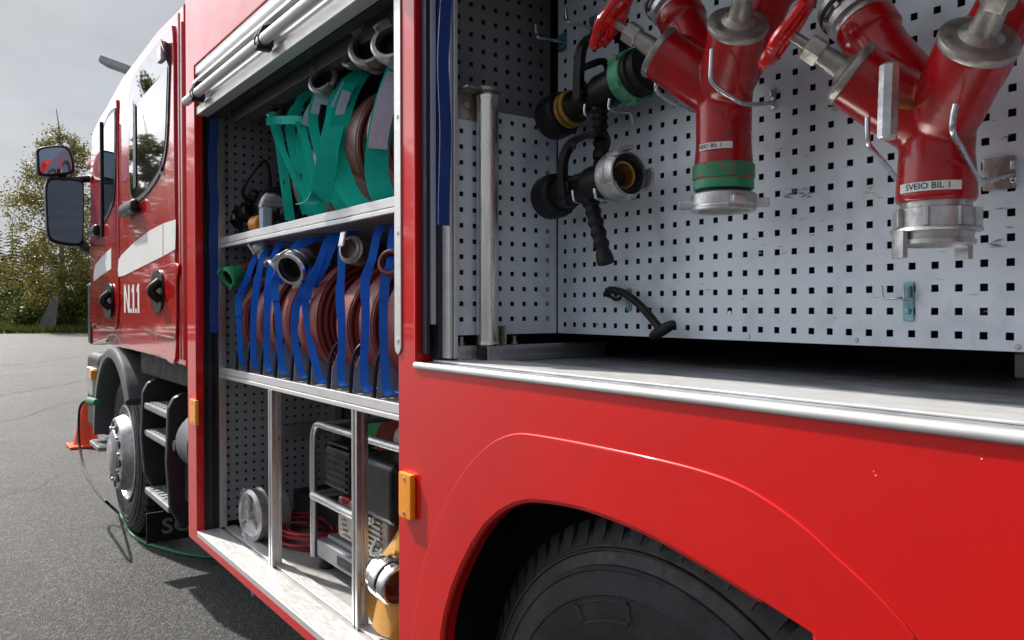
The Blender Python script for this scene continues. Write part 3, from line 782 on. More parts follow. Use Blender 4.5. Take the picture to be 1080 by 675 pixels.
# ------------------------------------------------------------------ wheels
def wheel(cx, cy, cz, rt, wd, front):
    ax = (-1, 0, 0)
    b = nb()
    # sidewall and tread profile (radius, offset outwards from cx)
    pr = [(.30,-.035),(.315,-.012),(.345,.0),(.40,.006),(.402,.0085),(.408,.0085),(.410,.006),(rt-.085,.003),(rt-.083,.0055),(rt-.076,.0055),(rt-.074,.001),(rt-.052,-.006),(rt-.050,-.003),(rt-.046,-.003),(rt-.044,-.009),(rt-.024,-.020),(rt-.008,-.034),(rt,-.05),(rt+.001,-.09),(rt-.012,-.094),(rt-.012,-.106),(rt+.001,-.110),(rt+.002,-wd*.5),(rt,-wd+.05),(rt-.03,-wd+.01),(.32,-wd)]
    lathe(b, [(r, h) for r, h in pr], (cx, cy, cz), ax, 96, cap=False)
    # shoulder blocks
    nbk = 64
    for i in range(nbk):
        a = 2*math.pi*i/nbk; da = 2*math.pi/nbk*.33
        er = lambda a_: V((0, math.cos(a_), math.sin(a_)))
        for (r0, r1, x0, x1) in ((rt-.030, rt+.013, .016, .085),):
            q = [V((cx+x0+.004,cy,cz))+er(a-da)*r0, V((cx+x0+.004,cy,cz))+er(a+da)*r0]
            p8 = []
            for aa in (a-da, a+da):
                p8 += [V((cx+.012,cy,cz))+er(aa)*(rt-.036), V((cx+.034,cy,cz))+er(aa)*(rt+.007), V((cx+.046,cy,cz))+er(aa)*(rt+.013), V((cx+x1,cy,cz))+er(aa)*(rt+.013), V((cx+x1,cy,cz))+er(aa)*(rt-.02)]
            vs = [b.verts.new(p) for p in p8]
            b.faces.new(vs[:5]); b.faces.new(list(reversed(vs[5:])))
            for k in range(5): b.faces.new((vs[k], vs[(k+1) % 5], vs[5+(k+1) % 5], vs[5+k]))
        a2 = a+.5*2*math.pi/nbk
        for (x0, x1) in ((.100,.150),(.165,.215)):
            p8 = []
            for aa in (a2-da*1.1, a2+da*1.1):
                p8 += [V((cx+x0,cy,cz))+er(aa)*(rt-.004), V((cx+x0,cy,cz))+er(aa)*(rt+.012), V((cx+x1,cy,cz))+er(aa)*(rt+.012), V((cx+x1,cy,cz))+er(aa)*(rt-.004)]
            vs = [b.verts.new(p) for p in p8]
            b.faces.new(vs[:4]); b.faces.new(list(reversed(vs[4:])))
            for k in range(4): b.faces.new((vs[k], vs[(k+1) % 4], vs[4+(k+1) % 4], vs[4+k]))
    # raised mould frames on the sidewall
    def arcbox(a0, a1, r0, r1, h):
        for (ra_, rb_, s0, s1) in ((r0, r0+.004, a0, a1), (r1-.004, r1, a0, a1), (r0, r1, a0, a0+.012), (r0, r1, a1-.012, a1)):
            n = 8
            for i in range(n):
                t0 = s0+(s1-s0)*i/n; t1 = s0+(s1-s0)*(i+1)/n
                pts = [V((cx-h, cy+r*math.cos(t), cz+r*math.sin(t))) for r, t in ((ra_,t0),(rb_,t0),(rb_,t1),(ra_,t1))]
                vs = [b.verts.new(p) for p in pts]; b.faces.new(vs)
    for k in range(5):
        a0 = rad(72*k+62); arcbox(a0, a0+.38, .355, .395, .0075)
    o = part('wheel', b, 'tyre', ang=35)
    b = nb()
    if front:
        pr = [(.30,-.06),(.305,.0),(.292,.004),(.285,-.02),(.255,-.03),(.232,.035),(.222,.058),(.205,.064),(.150,.068),(.146,.074),(.12,.082),(.09,.095),(.06,.10),(.001,.10)]
    else:
        pr = [(.30,-.06),(.305,.0),(.292,.004),(.285,-.02),(.25,-.10),(.20,-.16),(.14,-.16),(.13,-.08),(.10,-.06),(.001,-.06)]
    lathe(b, pr, (cx, cy, cz), ax, 64, cap=False)
    part('rim', b, 'cast' if front else 'dgrey', o)
    if front:
        for k in range(10):
            a = 2*math.pi*k/10+.2
            b = nb(); c = V((cx-.0685, cy+.178*math.cos(a), cz+.186*math.sin(a)))
            lathe(b, [(.026,0),(.026,.003),(.001,.003)], c, ax, 20)
            part('rim_hole', b, 'dark', o)
            b = nb(); a += math.pi/10; c = V((cx-.066, cy+.168*math.cos(a), cz+.168*math.sin(a)))
            lathe(b, [(.011,0),(.011,.009),(.008,.013)], c, ax, 6); part('wheel_nut', b, 'cast', o)
        b = nb(); lathe(b, [(.142,.0),(.142,.008),(.10,.022),(.06,.026),(.001,.026)], (cx-.069, cy, cz), ax, 40); part('hub', b, 'tread', o)
wheel(1.0, .975, .525, .53, .6, False)
FW = V((1.0, 5.58, .512)); wheel(FW.x, FW.y, FW.z, .512, .32, True)

# ------------------------------------------------------------------ CAB
CX = .93; CZ0 = 1.17
# rear edge, roof line falling a little to the front, long rounded nose
def roofz(y): return 2.86-(y-3.78)*.030
b = nb()
plan = [(CX+.03, 3.785), (CX+.03, 6.30)]
for k in range(1, 9):
    a = math.pi/2*k/8; plan.append((CX+.03+.52*(1-math.cos(a)), 6.30+.52*math.sin(a)))
plan += [(2.90, 6.82)]
for k in range(1, 9):
    a = math.pi/2*k/8; plan.append((2.90+.5*math.sin(a), 6.82-.52*(1-math.cos(a))))
plan += [(3.40, 3.785)]
cen = V((2.15, 5.2))
levels = [(CZ0+.02, 1.0), (1.62, 1.0), (2.10, .995), (2.62, .985), (2.80, .955), (2.88, .90), (2.92, .78)]
rings = []
for z, s in levels:
    ring = []
    for x, y in plan:
        xx = cen.x+(x-cen.x)*s; yy = cen.y+(y-cen.y)*s if y > 5 else y
        zz = z-(max(0, yy-3.78)*.030 if z > 2.0 else 0)
        ring.append(b.verts.new((xx, yy, zz)))
    rings.append(ring)
for k in range(len(rings)-1):
    for i in range(len(plan)):
        j = (i+1) % len(plan); b.faces.new((rings[k][i], rings[k][j], rings[k+1][j], rings[k+1][i]))
b.faces.new(list(reversed(rings[0]))); b.faces.new(rings[-1])
# outer side sheet with wheel cut-out
def wheelcut(r, z_end, n=16):
    pts = []
    for k in range(n+1):
        a = math.pi*k/n; pts.append((FW.y+r*math.cos(a), FW.z+r*math.sin(a)*1.02))
    return [p for p in pts if p[1] > z_end]
wc = wheelcut(.74, CZ0)
out_ = [(3.785, CZ0), (3.785, 2.80), (4.3, 2.82), (5.2, roofz(5.2)-.02), (6.30, 2.66), (6.40, 2.4), (6.42, CZ0)]+[(p[0], p[1]) for p in wc]
plate(b, out_, [], side(CX), .05, .008)
CAB = part('cab_body', b, 'cabred', ang=32)
# vertical rear column of the cab (round shoulder)
b = nb(); tube(b, [(CX+.012, 3.80, CZ0+.03), (CX+.012, 3.80, 2.72)], .022, 14); tube(b, [(CX+.02, 3.87, CZ0+.03), (CX+.02, 3.87, 2.78)], .026, 14)
part('cab_corner', b, 'cabred')
# crew door
def dplate(name, outl, X, t, m, parent=None, bev=.006, holes=()):
    b = nb(); plate(b, outl, holes, side(X), t, bev); return part(name, b, m, parent if parent else T)
DX = CX-.012
cd = smooth2([(3.93,1.20),(3.925,1.6),(3.925,2.3),(3.935,2.70),(4.05,2.765),(4.5,2.755),(5.05,2.73),(5.22,2.60),(5.25,2.1),(5.25,1.62),(5.20,1.40),(5.02,1.22),(4.6,1.195),(4.2,1.195)], 4)
CD = dplate('crew_door', cd, DX, .02, 'cabred')
fd = smooth2([(5.31,1.60),(5.31,2.2),(5.32,2.62),(5.42,2.71),(6.0,2.68),(6.26,2.55),(6.33,2.0),(6.34,1.40),(6.28,1.30),(6.22,1.32),(6.05,1.30),(5.85,1.29),(5.45,1.30),(5.35,1.40)], 4)
FDR = dplate('front_door', fd, DX, .02, 'cabred')
wpx = [(138,96),(150,72),(163,58),(175,48),(178,56),(177,100),(175,150),(170,176),(160,194),(148,208),(140,210),(137,190),(137,140)]
wp = smooth2(yz(wpx, DX-.004), 4)
def shrink(pts, d):
    cx_ = sum(p[0] for p in pts)/len(pts); cy_ = sum(p[1] for p in pts)/len(pts); out = []
    for p in pts:
        l = math.hypot(p[0]-cx_, p[1]-cy_); f = max(0, (l-d)/l); out.append((cx_+(p[0]-cx_)*f, cy_+(p[1]-cy_)*f))
    return out
o = dplate('window', shrink(wp, -.02), DX-.006, .012, 'black', CD, .003)
dplate('window_pane', shrink(wp, .012), DX-.0085, .006, 'glass', CD, .001)
wpf = smooth2(yz([(107,170),(109,140),(114,124),(120,117),(121.5,122),(121.5,160),(120,205),(115,222),(109,234),(107,228)], DX-.004), 4)
dplate('window', shrink(wpf, -.02), DX-.006, .012, 'black', FDR, .003)
dplate('window_pane', shrink(wpf, .012), DX-.0085, .006, 'glass', FDR, .001)
# wind deflector at the top of the panes, divider bar in the crew window
b = nb()
q0, q1 = P(140, 104, X=DX-.02), P(174, 56, X=DX-.02)
ribbon(b, [q0, P(148,88,X=DX-.022), P(160,72,X=DX-.024), q1], .13, .004, (.25,0,-1), 5)
part('wind_deflector', b, 'glass', CD)
b = nb(); q = P(142, 130, X=DX-.01); box(b, (DX-.014, q.y-.035, P(142,200,X=DX).z), (DX-.007, q.y+.035, P(142,98,X=DX).z), .003); part('window_bar', b, 'black', CD)
b = nb(); box(b, (DX-.035, P(176,60,X=DX).y-.03, P(176,66,X=DX).z), (DX-.006, P(176,60,X=DX).y+.05, P(174,47,X=DX).z), .008); part('door_clip', b, 'cast', CD)
# black mirror/handle caps at the window foot
for d_, (x0, x1, y0, y1) in ((CD, (133,147,209,231)), (FDR, (99,106,236,252))):
    b = nb(); qa, qb = P(x0, y1, X=DX-.01), P(x1, y0, X=DX-.01)
    box(b, (DX-.055, min(qa.y,qb.y), min(qa.z,qb.z)), (DX-.004, max(qa.y,qb.y), max(qa.z,qb.z)), .03, 3); part('grab_rail_end', b, 'black', d_)
b = nb(); q = P(108, 232, X=DX-.05); tube(b, [(DX-.05, q.y, P(108,250,X=DX-.05).z), (DX-.05, q.y, P(108,128,X=DX-.05).z)], .012, 10); part('grab_rail', b, 'black', FDR)
# white stripe along doors, its parts broken at the gaps
def stripe(pxs, d_):
    dplate('reflective_stripe', yz(pxs, DX-.002), DX-.002, .0015, 'stripe', d_, .0003)
def soft(pts): return pts
stripe([(185.2,231.5),(172.3,235.5),(172.3,270),(184.6,263),(185,248)], CD)
stripe([(171.6,236),(158,243),(142,255),(128,269),(125,274),(124.2,285),(125,292),(130,291),(145,283.5),(160,276),(171.6,270.3)], CD)
stripe([(117.2,261.5),(108,270),(100.5,279),(98.6,289),(98.8,297),(106,291),(117.2,283.5)], FDR)
# raised lower door panel and handles
hp = smooth2(yz([(188,278),(187,300),(187,345),(184,357),(165,352),(152,346),(148.5,338),(149,310),(151,293),(156,286),(172,281)], DX), 4)
b = nb(); plate(b, hp, [], side(DX-.007), .009, .004); part('door_panel', b, 'cabred', CD)
def handle(cx_, cy_, w_, h_, d_):
    q = P(cx_, cy_, X=DX-.01)
    b = nb(); kx = q.x
    pa, pb = P(cx_-w_/2, cy_+h_/2, X=kx), P(cx_+w_/2, cy_-h_/2, X=kx)
    ya_, yb2 = min(pa.y,pb.y), max(pa.y,pb.y); za, zb2 = q.z-h_/2/844*(q-EYE).dot(FWD), q.z+h_/2/844*(q-EYE).dot(FWD)
    rc = (yb2-ya_)*.36; ol = []
    for (cy0, cz0, a0) in ((yb2-rc, zb2-rc, 0), (ya_+rc, zb2-rc, 90), (ya_+rc, za+rc, 180), (yb2-rc, za+rc, 270)):
        for k in range(6): a = rad(a0+18*k); ol.append((cy0+rc*math.cos(a), cz0+rc*math.sin(a)))
    plate(b, ol, [], side(DX-.016), .012, .004)
    tube(b, [(DX-.016, ya_+.05, za+.06), (DX-.05, ya_+.05, za+.09), (DX-.055, ya_+.05, (za+zb2)/2), (DX-.05, ya_+.05, zb2-.09), (DX-.016, ya_+.05, zb2-.06)], .022, 12, 4)
    part('door_handle', b, 'black', d_)
handle(166, 307, 13, 45, CD); handle(114, 317, 9, 36, FDR)
# unit number painted on the door
b = nb(); ha = P(139, 300, X=DX).z; hb = P(139, 330, X=DX).z; H_ = ha-hb; yl = P(131.2, 315, X=DX).y; yr = P(147, 315, X=DX).y; W_ = yl-yr
def stroke(pts): prism(b, [(DX-.0019, yl-u*W_, hb+v*H_) for u, v in pts], (.0012, 0, 0))
stroke([(0,0),(.10,0),(.10,1),(0,1)]); stroke([(.29,0),(.39,0),(.39,1),(.29,1)]); stroke([(.101,1),(.101,.72),(.289,0),(.289,.28)])
for u0 in (.435, .755): stroke([(u0,0),(u0+.085,0),(u0+.085,.15),(u0,.15)])
for u0 in (.56, .88): stroke([(u0+.03,0),(u0+.13,0),(u0+.13,1),(u0+.05,1),(u0+.03,.96),(u0-.03,.82),(u0-.03,.70),(u0+.03,.78)])
part('unit_number', b, 'stripe', CD, smooth=False)
# small faded marks on the crew pane
b = nb()
for k in range(3):
    q = P(168.5+.6*k, 172+5*k, X=DX-.0095); box(b, (DX-.0095, q.y-.012, q.z-.012), (DX-.0087, q.y+.018, q.z+.006))
part('pane_sticker', b, 'ink', CD)
# front corner trim and bumper
b = nb(); box(b, (CX-.012, 6.36, CZ0+.0), (CX+.12, 6.50, 1.62), .03, 3); part('wind_deflector', b, 'black')
b = nb(); box(b, (CX+.03, 6.30, .52), (3.36, 6.86, 1.10), .06, 3); part('bumper', b, 'dgrey')
b = nb(); box(b, (CX+.0, 6.38, .80), (CX+.04, 6.66, 1.0), .012); o = part('headlight', b, 'cast')
b = nb(); box(b, (CX-.012, 6.36, .92), (CX+.035, 6.46, .99), .008); part('indicator', b, 'amber', o)
b = nb(); q = P(106, 468, X=CX); box(b, (CX-.03, q.y-.10, .47), (CX+.2, q.y+.26, .50), .005)
for k in range(6): box(b, (CX-.02, q.y-.08+.055*k, .502), (CX+.18, q.y-.05+.055*k, .508), .002)
part('bumper_step', b, 'tread')
# roof visor over the windscreen
b = nb(); q = P(106, 140, X=CX); box(b, (CX+.05, 6.55, 2.50), (3.3, 6.95, 2.56), .02, 2); part('sun_visor', b, 'enginered')

# fender over the front wheel
b = nb()
n = 30; prof = []
for k in range(n+1):
    a = rad(4)+rad(140)*k/n
    prof.append(a)
for (r0, r1, x0, x1) in ((.60, .675, CX-.02, CX+.30),):
    rings = []
    for a in prof:
        er = V((0, math.cos(a), math.sin(a)))
        c = V((0, FW.y, FW.z))
        rings.append([b.verts.new(c+er*r+V((x, 0, 0))) for r, x in ((r0, x1), (r0, x0+.02), (r0+.012, x0), (r1-.02, x0), (r1-.004, x0+.012), (r1, x0+.03), (r1, x1))])
    for i in range(n):
        for k in range(7):
            j = (k+1) % 7; b.faces.new((rings[i][k], rings[i+1][k], rings[i+1][j], rings[i][j]))
    b.faces.new(rings[0]); b.faces.new(list(reversed(rings[-1])))
part('front_fender', b, 'grey')
b = nb(); box(b, (CX+.30, 4.6, .55), (3.1, 6.3, CZ0+.01)); box(b, (CX+.05, 3.80, 1.06), (3.1, 5.0, CZ0+.015), .01); box(b, (CX+.31, 3.75, .5), (3.1, 4.6, 1.06))
part('chassis', b, 'dark')
# entrance steps behind the front wheel
ys0, ys1 = P(152, 460, X=CX).y, P(176.5, 460, X=CX).y
b = nb()
def cheek(y, zt_, zb_, nose):
    pts = [(CX+.30, zt_), (CX+.06, zt_), (CX+.02, zt_-.02), (CX-.005, zt_-.07), (CX-.015, (zt_+zb_)/2), (CX+.0, zb_+.1), (CX+.05, zb_), (CX+.30, zb_)]
    prism(b, [(x, y, z) for x, z in pts], (0, .045, 0), .012)
cheek(ys0, 1.05, .44, 0); cheek(ys1-.045, 1.02, .36, 0)
box(b, (CX+.22, ys1, .42), (CX+.30, ys0, 1.04))
ST = part('cab_step', b, 'dgrey')
for zt_ in (P(160, 428, X=CX).z, P(160, 457, X=CX).z, P(160, 520, X=CX).z):
    b = nb(); box(b, (CX+.0, ys1+.001, zt_-.035), (CX+.22, ys0-.001, zt_), .008)
    for i in range(7):
        for k in range(3): box(b, (CX+.02+.06*k, ys1+.03+i*(ys0-ys1-.07)/7, zt_+.0005), (CX+.055+.06*k, ys1+.03+(i+.62)*(ys0-ys1-.07)/7, zt_+.006), .001)
    part('step_tread', b, 'tread', ST)
# air tank, boxes between step and body
b = nb(); cyl(b, (CX+.14, 3.75, .80), (CX+.14, 4.02, .80), .14, seg=28, bev=.03); part('air_tank', b, 'grey')
b = nb(); box(b, (CX+.06, 3.86, .50), (CX+.22, 3.96, .68), .01); box(b, (CX+.06, 3.98, .50), (CX+.22, 4.08, .68), .01); cyl(b, (CX+.0, 4.02, .78), (CX+.06, 4.02, .78), .025); part('valve_box', b, 'dgrey')
# mud flap with the maker's lettering
YM = 4.60
b = nb(); box(b, (CX-.005, YM, .17), (CX+.46, YM+.012, .335), .003); FL_ = part('mud_flap', b, 'rubber')
q = P(172, 556, Y=YM-.002)
b = text_bm('SCANIA', .115, lambda c: V((q.x+.225+c.x*1.15, YM-.0012-c.z, q.z+c.y)), .0005, .002)
part('flap_lettering', b, 'tread', FL_, smooth=False)

# mirrors
MY = 6.55
def mpts(lst): return [P(a, c, Y=MY) for a, c in lst]
b = nb()
m_ol = [(49,190),(66,187.5),(84,190),(87.5,200),(88,240),(87,256),(80,260),(58,256),(51,248),(49,225)]
pts = catmull(mpts(m_ol), 4, True)
prism(b, pts, (0, .10, 0), .012)
for v in b.verts: v.co.y -= (v.co.x-pts[0].x)*.30+(v.co.z-pts[0].z)*.10
MI = part('mirror', b, 'black')
pts = [V((p.x, p.y-(p.x-pts[0].x)*.30-(p.z-pts[0].z)*.10, p.z)) for p in pts]
c = sum((V(p) for p in pts), V())/len(pts)
b = nb(); prism(b, [c+(p-c)*.90+V((0, -.004, 0)) for p in pts], (0, .003, 0)); part('mirror_glass', b, 'mirror', MI)
b = nb()
pts2 = catmull(mpts([(39,157),(52,153.5),(70,154),(77,164),(79,180),(72,184),(50,186),(40,183),(38.5,168)]), 4, True)
prism(b, pts2, (0, .09, 0), .014)
MI2 = part('wide_mirror', b, 'black')
c2 = sum((V(p) for p in pts2), V())/len(pts2)
b = nb(); prism(b, [c2+(p-c2)*.84+V((0, -.004, 0)) for p in pts2], (0, .003, 0)); part('mirror_glass', b, 'mirror', MI2)
b = nb()
tube(b, [P(66,184,Y=MY+.05), P(66,192,Y=MY+.05)], .03, 12)
tube(b, [P(78,190,Y=MY+.05), P(100,188,Y=MY), P(112,189,Y=6.35), V((CX, 6.2, P(118,192,Y=6.3).z))], .028, 10, 4)
part('mirror_arm', b, 'black'); b = nb()
tube(b, [P(84,254,Y=MY+.04), P(92,262,Y=MY), P(99,264,Y=6.5), V((CX+.02, 6.35, P(104,262,Y=6.35).z))], [.03,.04,.035,.03], 10, 0)
part('mirror_arm', b, 'black')

# ================================================================== LOOSE GEAR
def fuse(o, vox=.003, it=6):
    """melt the overlapping pieces of a casting into one skin"""
    m1 = o.modifiers.new('r', 'REMESH'); m1.mode = 'VOXEL'; m1.voxel_size = vox; m1.use_smooth_shade = True
    m2 = o.modifiers.new('s', 'SMOOTH'); m2.iterations = it; m2.factor = .5
    dg = bpy.context.evaluated_depsgraph_get(); me = bpy.data.meshes.new_from_object(o.evaluated_get(dg))
    mats = list(o.data.materials); o.modifiers.clear(); old = o.data; o.data = me; me.name = o.name
    if not me.materials: [me.materials.append(x) for x in mats]
    bpy.data.meshes.remove(old)
    return o

def curved_label(t, o, r, h0, h1, a0, a1, txt, size, m='white', shift=0., rest='sticker'):
    """sticker wrapped round a vertical cylinder at o; angles from +X towards +Y; text reads towards falling angle on the camera side"""
    b = nb(); n = 16
    for (rr, hh0, hh1) in ((r, h0, h1),):
        A = [b.verts.new(o+V((rr*math.cos(a0+(a1-a0)*i/n), rr*math.sin(a0+(a1-a0)*i/n), hh0))) for i in range(n+1)]
        B = [b.verts.new(v.co+V((0, 0, hh1-hh0))) for v in A]
        for i in range(n): b.faces.new((A[i], A[i+1], B[i+1], B[i]))
    lab = obj(rest, b, m, t)
    am = (a0+a1)/2+shift; hm = (h0+h1)/2
    def mp(c):
        a = am+c.x/r; rr = r+.0004+c.z
        return o+V((rr*math.cos(a), rr*math.sin(a), hm+c.y))
    b = text_bm(txt, size, mp, .0002); obj('print', b, 'ink', lab, smooth=False)

def wye(px, py, X, label, kind, style):
    o = P(px, py, X=X)
    t = thing('hose_divider', label, 'hose divider', o, 'red dividers hung on the panel')
    X_ = .055 if style == 'green' else 0.
    base = o+V((0, 0, .0)); cr = o+V((0, 0, .105+X_))
    ax = [V((-.5, .6, .6)).normalized(), V((-.5, -.6, .6)).normalized()]
    ou = [V((.02, .52, .85)).normalized(), V((.02, -.52, .85)).normalized()]
    b = nb()
    lathe(b, [(.052, .0), (.054, .006), (.053, .03), (.050, .07), (.050, .07+X_*.99+.001), (.052, .12+X_), (.04, .15+X_)], base, (0,0,1), 40)
    for k in (0, 1):
        lathe(b, [(.044, -.02), (.046, .10), (.041, .155), (.041, .185), (.047, .192), (.047, .218), (.043, .222)], cr, ou[k], 36)
        lathe(b, [(.046, -.01), (.050, .04), (.049, .128), (.0485, .1445)], cr, ax[k], 36)
    body = obj('body', b, 'wyered', t); body.modifiers.clear(); fuse(body, .003, 3)
    for k in (0, 1):
        d = cr+ax[k]*.1445
        b = nb(); lathe(b, [(.048, -.004), (.0505, -.002), (.0515, .004), (.050, .008), (.044, .011), (.036, .0125)], d, ax[k], 40)
        lathe(b, [(.030, .012), (.019, .020), (.0165, .045), (.0165, .058)], d, ax[k], 28)
        bon = obj('valve_bonnet', b, 'castdark', t)
        b = nb(); lathe(b, [(.0195, .054), (.021, .057), (.021, .078), (.0195, .081)], d, ax[k], 6); lathe(b, [(.009, .08), (.009, .125)], d, ax[k], 16)
        obj('spindle_nut', b, 'castdark', bon)
        b = nb(); w0 = d+ax[k]*.108
        lathe(b, [(.043, .004), (.047, .0), (.056, .0), (.061, .005), (.061, .011), (.056, .016), (.047, .016), (.043, .012), (.043, .004)], w0, ax[k], 60, cap=False, mod=lambda a, h: 1+.07*math.cos(6*a)*1)
        x_, y_, z_ = frame(ax[k])
        for q in range(4):
            a = math.pi/2*q+.4; e = x_*math.cos(a)+y_*math.sin(a)
            tube(b, [w0+z_*.008+e*.008, w0+z_*.008+e*.046], .0065, 8)
        lathe(b, [(.014, -.002), (.016, .0), (.016, .018), (.012, .022)], w0, ax[k], 18)
        obj('handwheel', b, 'red', t)
        # outlet coupling
        e0 = cr+ou[k]*.222
        b = nb(); lathe(b, [(.042, 0), (.042, .008), (.050, .010), (.051, .020), (.047, .022), (.046, .034), (.052, .036), (.053, .048), (.042, .052), (.036, .05), (.034, .02)], e0, ou[k], 40)
        x_, y_, z_ = frame(ou[k])
        for q in range(8):
            a = math.pi/4*q; e = x_*math.cos(a)+y_*math.sin(a); obox(b, e0+z_*.028+e*.048, e, z_.cross(e), z_, (.010, .008, .012), .0015)
        oc = obj('outlet_coupling', b, 'cast', t)
        b = nb(); lathe(b, [(.0535, .030), (.0545, .032), (.0545, .037), (.0535, .039)], e0, ou[k], 40, cap=False); obj('seal_ring', b, 'rubber', oc)
    # inlet coupling
    if style == 'green':
        b = nb(); lathe(b, [(.0540, .034), (.0562, .032), (.0562, .009), (.0540, .007)], base, (0,0,1), 40, cap=False); obj('green_band', b, 'greenred', t)
        b = nb(); lathe(b, [(.053, .006), (.0545, .004), (.0545, -.010), (.053, -.012)], base, (0,0,1), 40); obj('green_ring', b, 'green', t)
        b = nb(); lathe(b, [(.0495, -.010), (.0495, -.02)], base, (0,0,1), 40); obj('seal_ring', b, 'rubber', t)
        b = nb(); lathe(b, [(.048, -.016), (.057, -.019), (.0595, -.022), (.0605, -.040), (.0600, -.0415), (.0585, -.043), (.0585, -.050), (.053, -.052), (.046, -.050), (.044, -.03)], base, (0,0,1), 48)
        for an in (1.05, 1.05+math.pi, -.95+math.pi, -.95):
            e = V((math.cos(an), math.sin(an), 0)); obox(b, base+e*.066+V((0,0,-.037)), e, V((0,0,1)).cross(e), V((0,0,1)), (.030, .026, .016), .004)
        obj('inlet_coupling', b, 'cast', t)
    else:
        b = nb(); lathe(b, [(.047, .004), (.047, -.008), (.0515, -.010), (.0520, -.036), (.0600, -.038), (.0615, -.0405), (.060, -.043), (.050, -.044), (.049, -.054), (.0525, -.055), (.0525, -.061), (.044, -.063), (.041, -.045)], base, (0,0,1), 48)
        for q in range(8):
            a = 2*math.pi*q/8+.25; e = V((math.cos(a), math.sin(a), 0))
            obox(b, base+e*.0545+V((0,0,-.0235)), e, V((0,0,1)).cross(e), V((0,0,1)), (.011, .007, .027), .0015)
        for an in (2.66, -.25):
            for q in range(-2, 3):
                a = an+q*.085; e = V((math.cos(a), math.sin(a), 0)); obox(b, base+e*.0575+V((0,0,-.062)), e, V((0,0,1)).cross(e), V((0,0,1)), (.009, .0056, .038), .001)
        obj('inlet_coupling', b, 'cast', t)
    # sticker turned to the yard
    ca = math.atan2(EYE.y-o.y, EYE.x-o.x)
    if style == 'green':
        curved_label(t, base, .0525, .056, .068, ca-.95, ca+.30, 'SVEIO BIL 1', .0105, shift=-.22)
    else:
        curved_label(t, base, .0545, .012, .025, ca-1.0, ca+.62, 'SVEIO BIL 1', .0125, shift=-.02)
        # drain lever: stem and eight-sided bar
        b = nb(); q = P(937, 107, X=X-.112); s0 = cr+V((-.035, .0, .0)); s1 = q+V((.012, 0, 0))
        sp = P(972, 112, X=X-.045)
        tube(b, [sp, s1], .0075, 12)
        obj('lever_stem', b, 'brass', t)
        b = nb(); lathe(b, [(.011, -.052), (.0135, -.049), (.0135, .049), (.011, .052)], q, V((.05, 0, 1)), 8); obj('drain_lever', b, 'cast', t, ang=20)
        b = nb(); lathe(b, [(.018, -.0), (.018, .02), (.012, .026)], sp+V((.02, 0, 0)), (sp-s1)*-1, 20); obj('lever_boss', b, 'wyered', t)
    return t
WX = 1.185
wye(763, 194, WX, 'red hose divider with chipped green band, hung left of the other', 'w', 'green')
wye(987, 214, WX, 'red hose divider with a bare metal lever bar and no green band', 'w', 'plain')
# wire hooks that carry the dividers
hk([(696,68,1.12),(693,84,1.12),(692,95,1.125),(698,101,1.16),(712,110,1.22),(732,117,1.30)])
hk([(751,52,1.06),(750,70,1.06),(750,84,1.062),(756,92,1.07),(772,103,1.09),(783,109,1.12),(798,110,1.20),(816,108,1.30)], (817,104), ph=.020, pw=.005, pm='zinc')
hk([(915,124,1.10),(915,140,1.10),(916,152,1.105),(922,160,1.13),(936,176,1.19),(950,195,1.26),(958,205,1.302)])
hk([(1008,110,1.08),(1005,125,1.08),(1005,140,1.085),(1012,153,1.12),(1022,172,1.17),(1032,189,1.20),(1044,190,1.24),(1066,184,1.30)], (1071,182), ph=.022, pw=.004, pm='zinc')
b = nb(); qa, qb = P(1036,168,X=XD-.006), P(1070,198,X=XD-.006); box(b, (XD-.006, min(qa.y,qb.y), min(qa.z,qb.z)), (XD-.001, max(qa.y,qb.y), max(qa.z,qb.z)), .002); part('hook_clip', b, 'castdark')

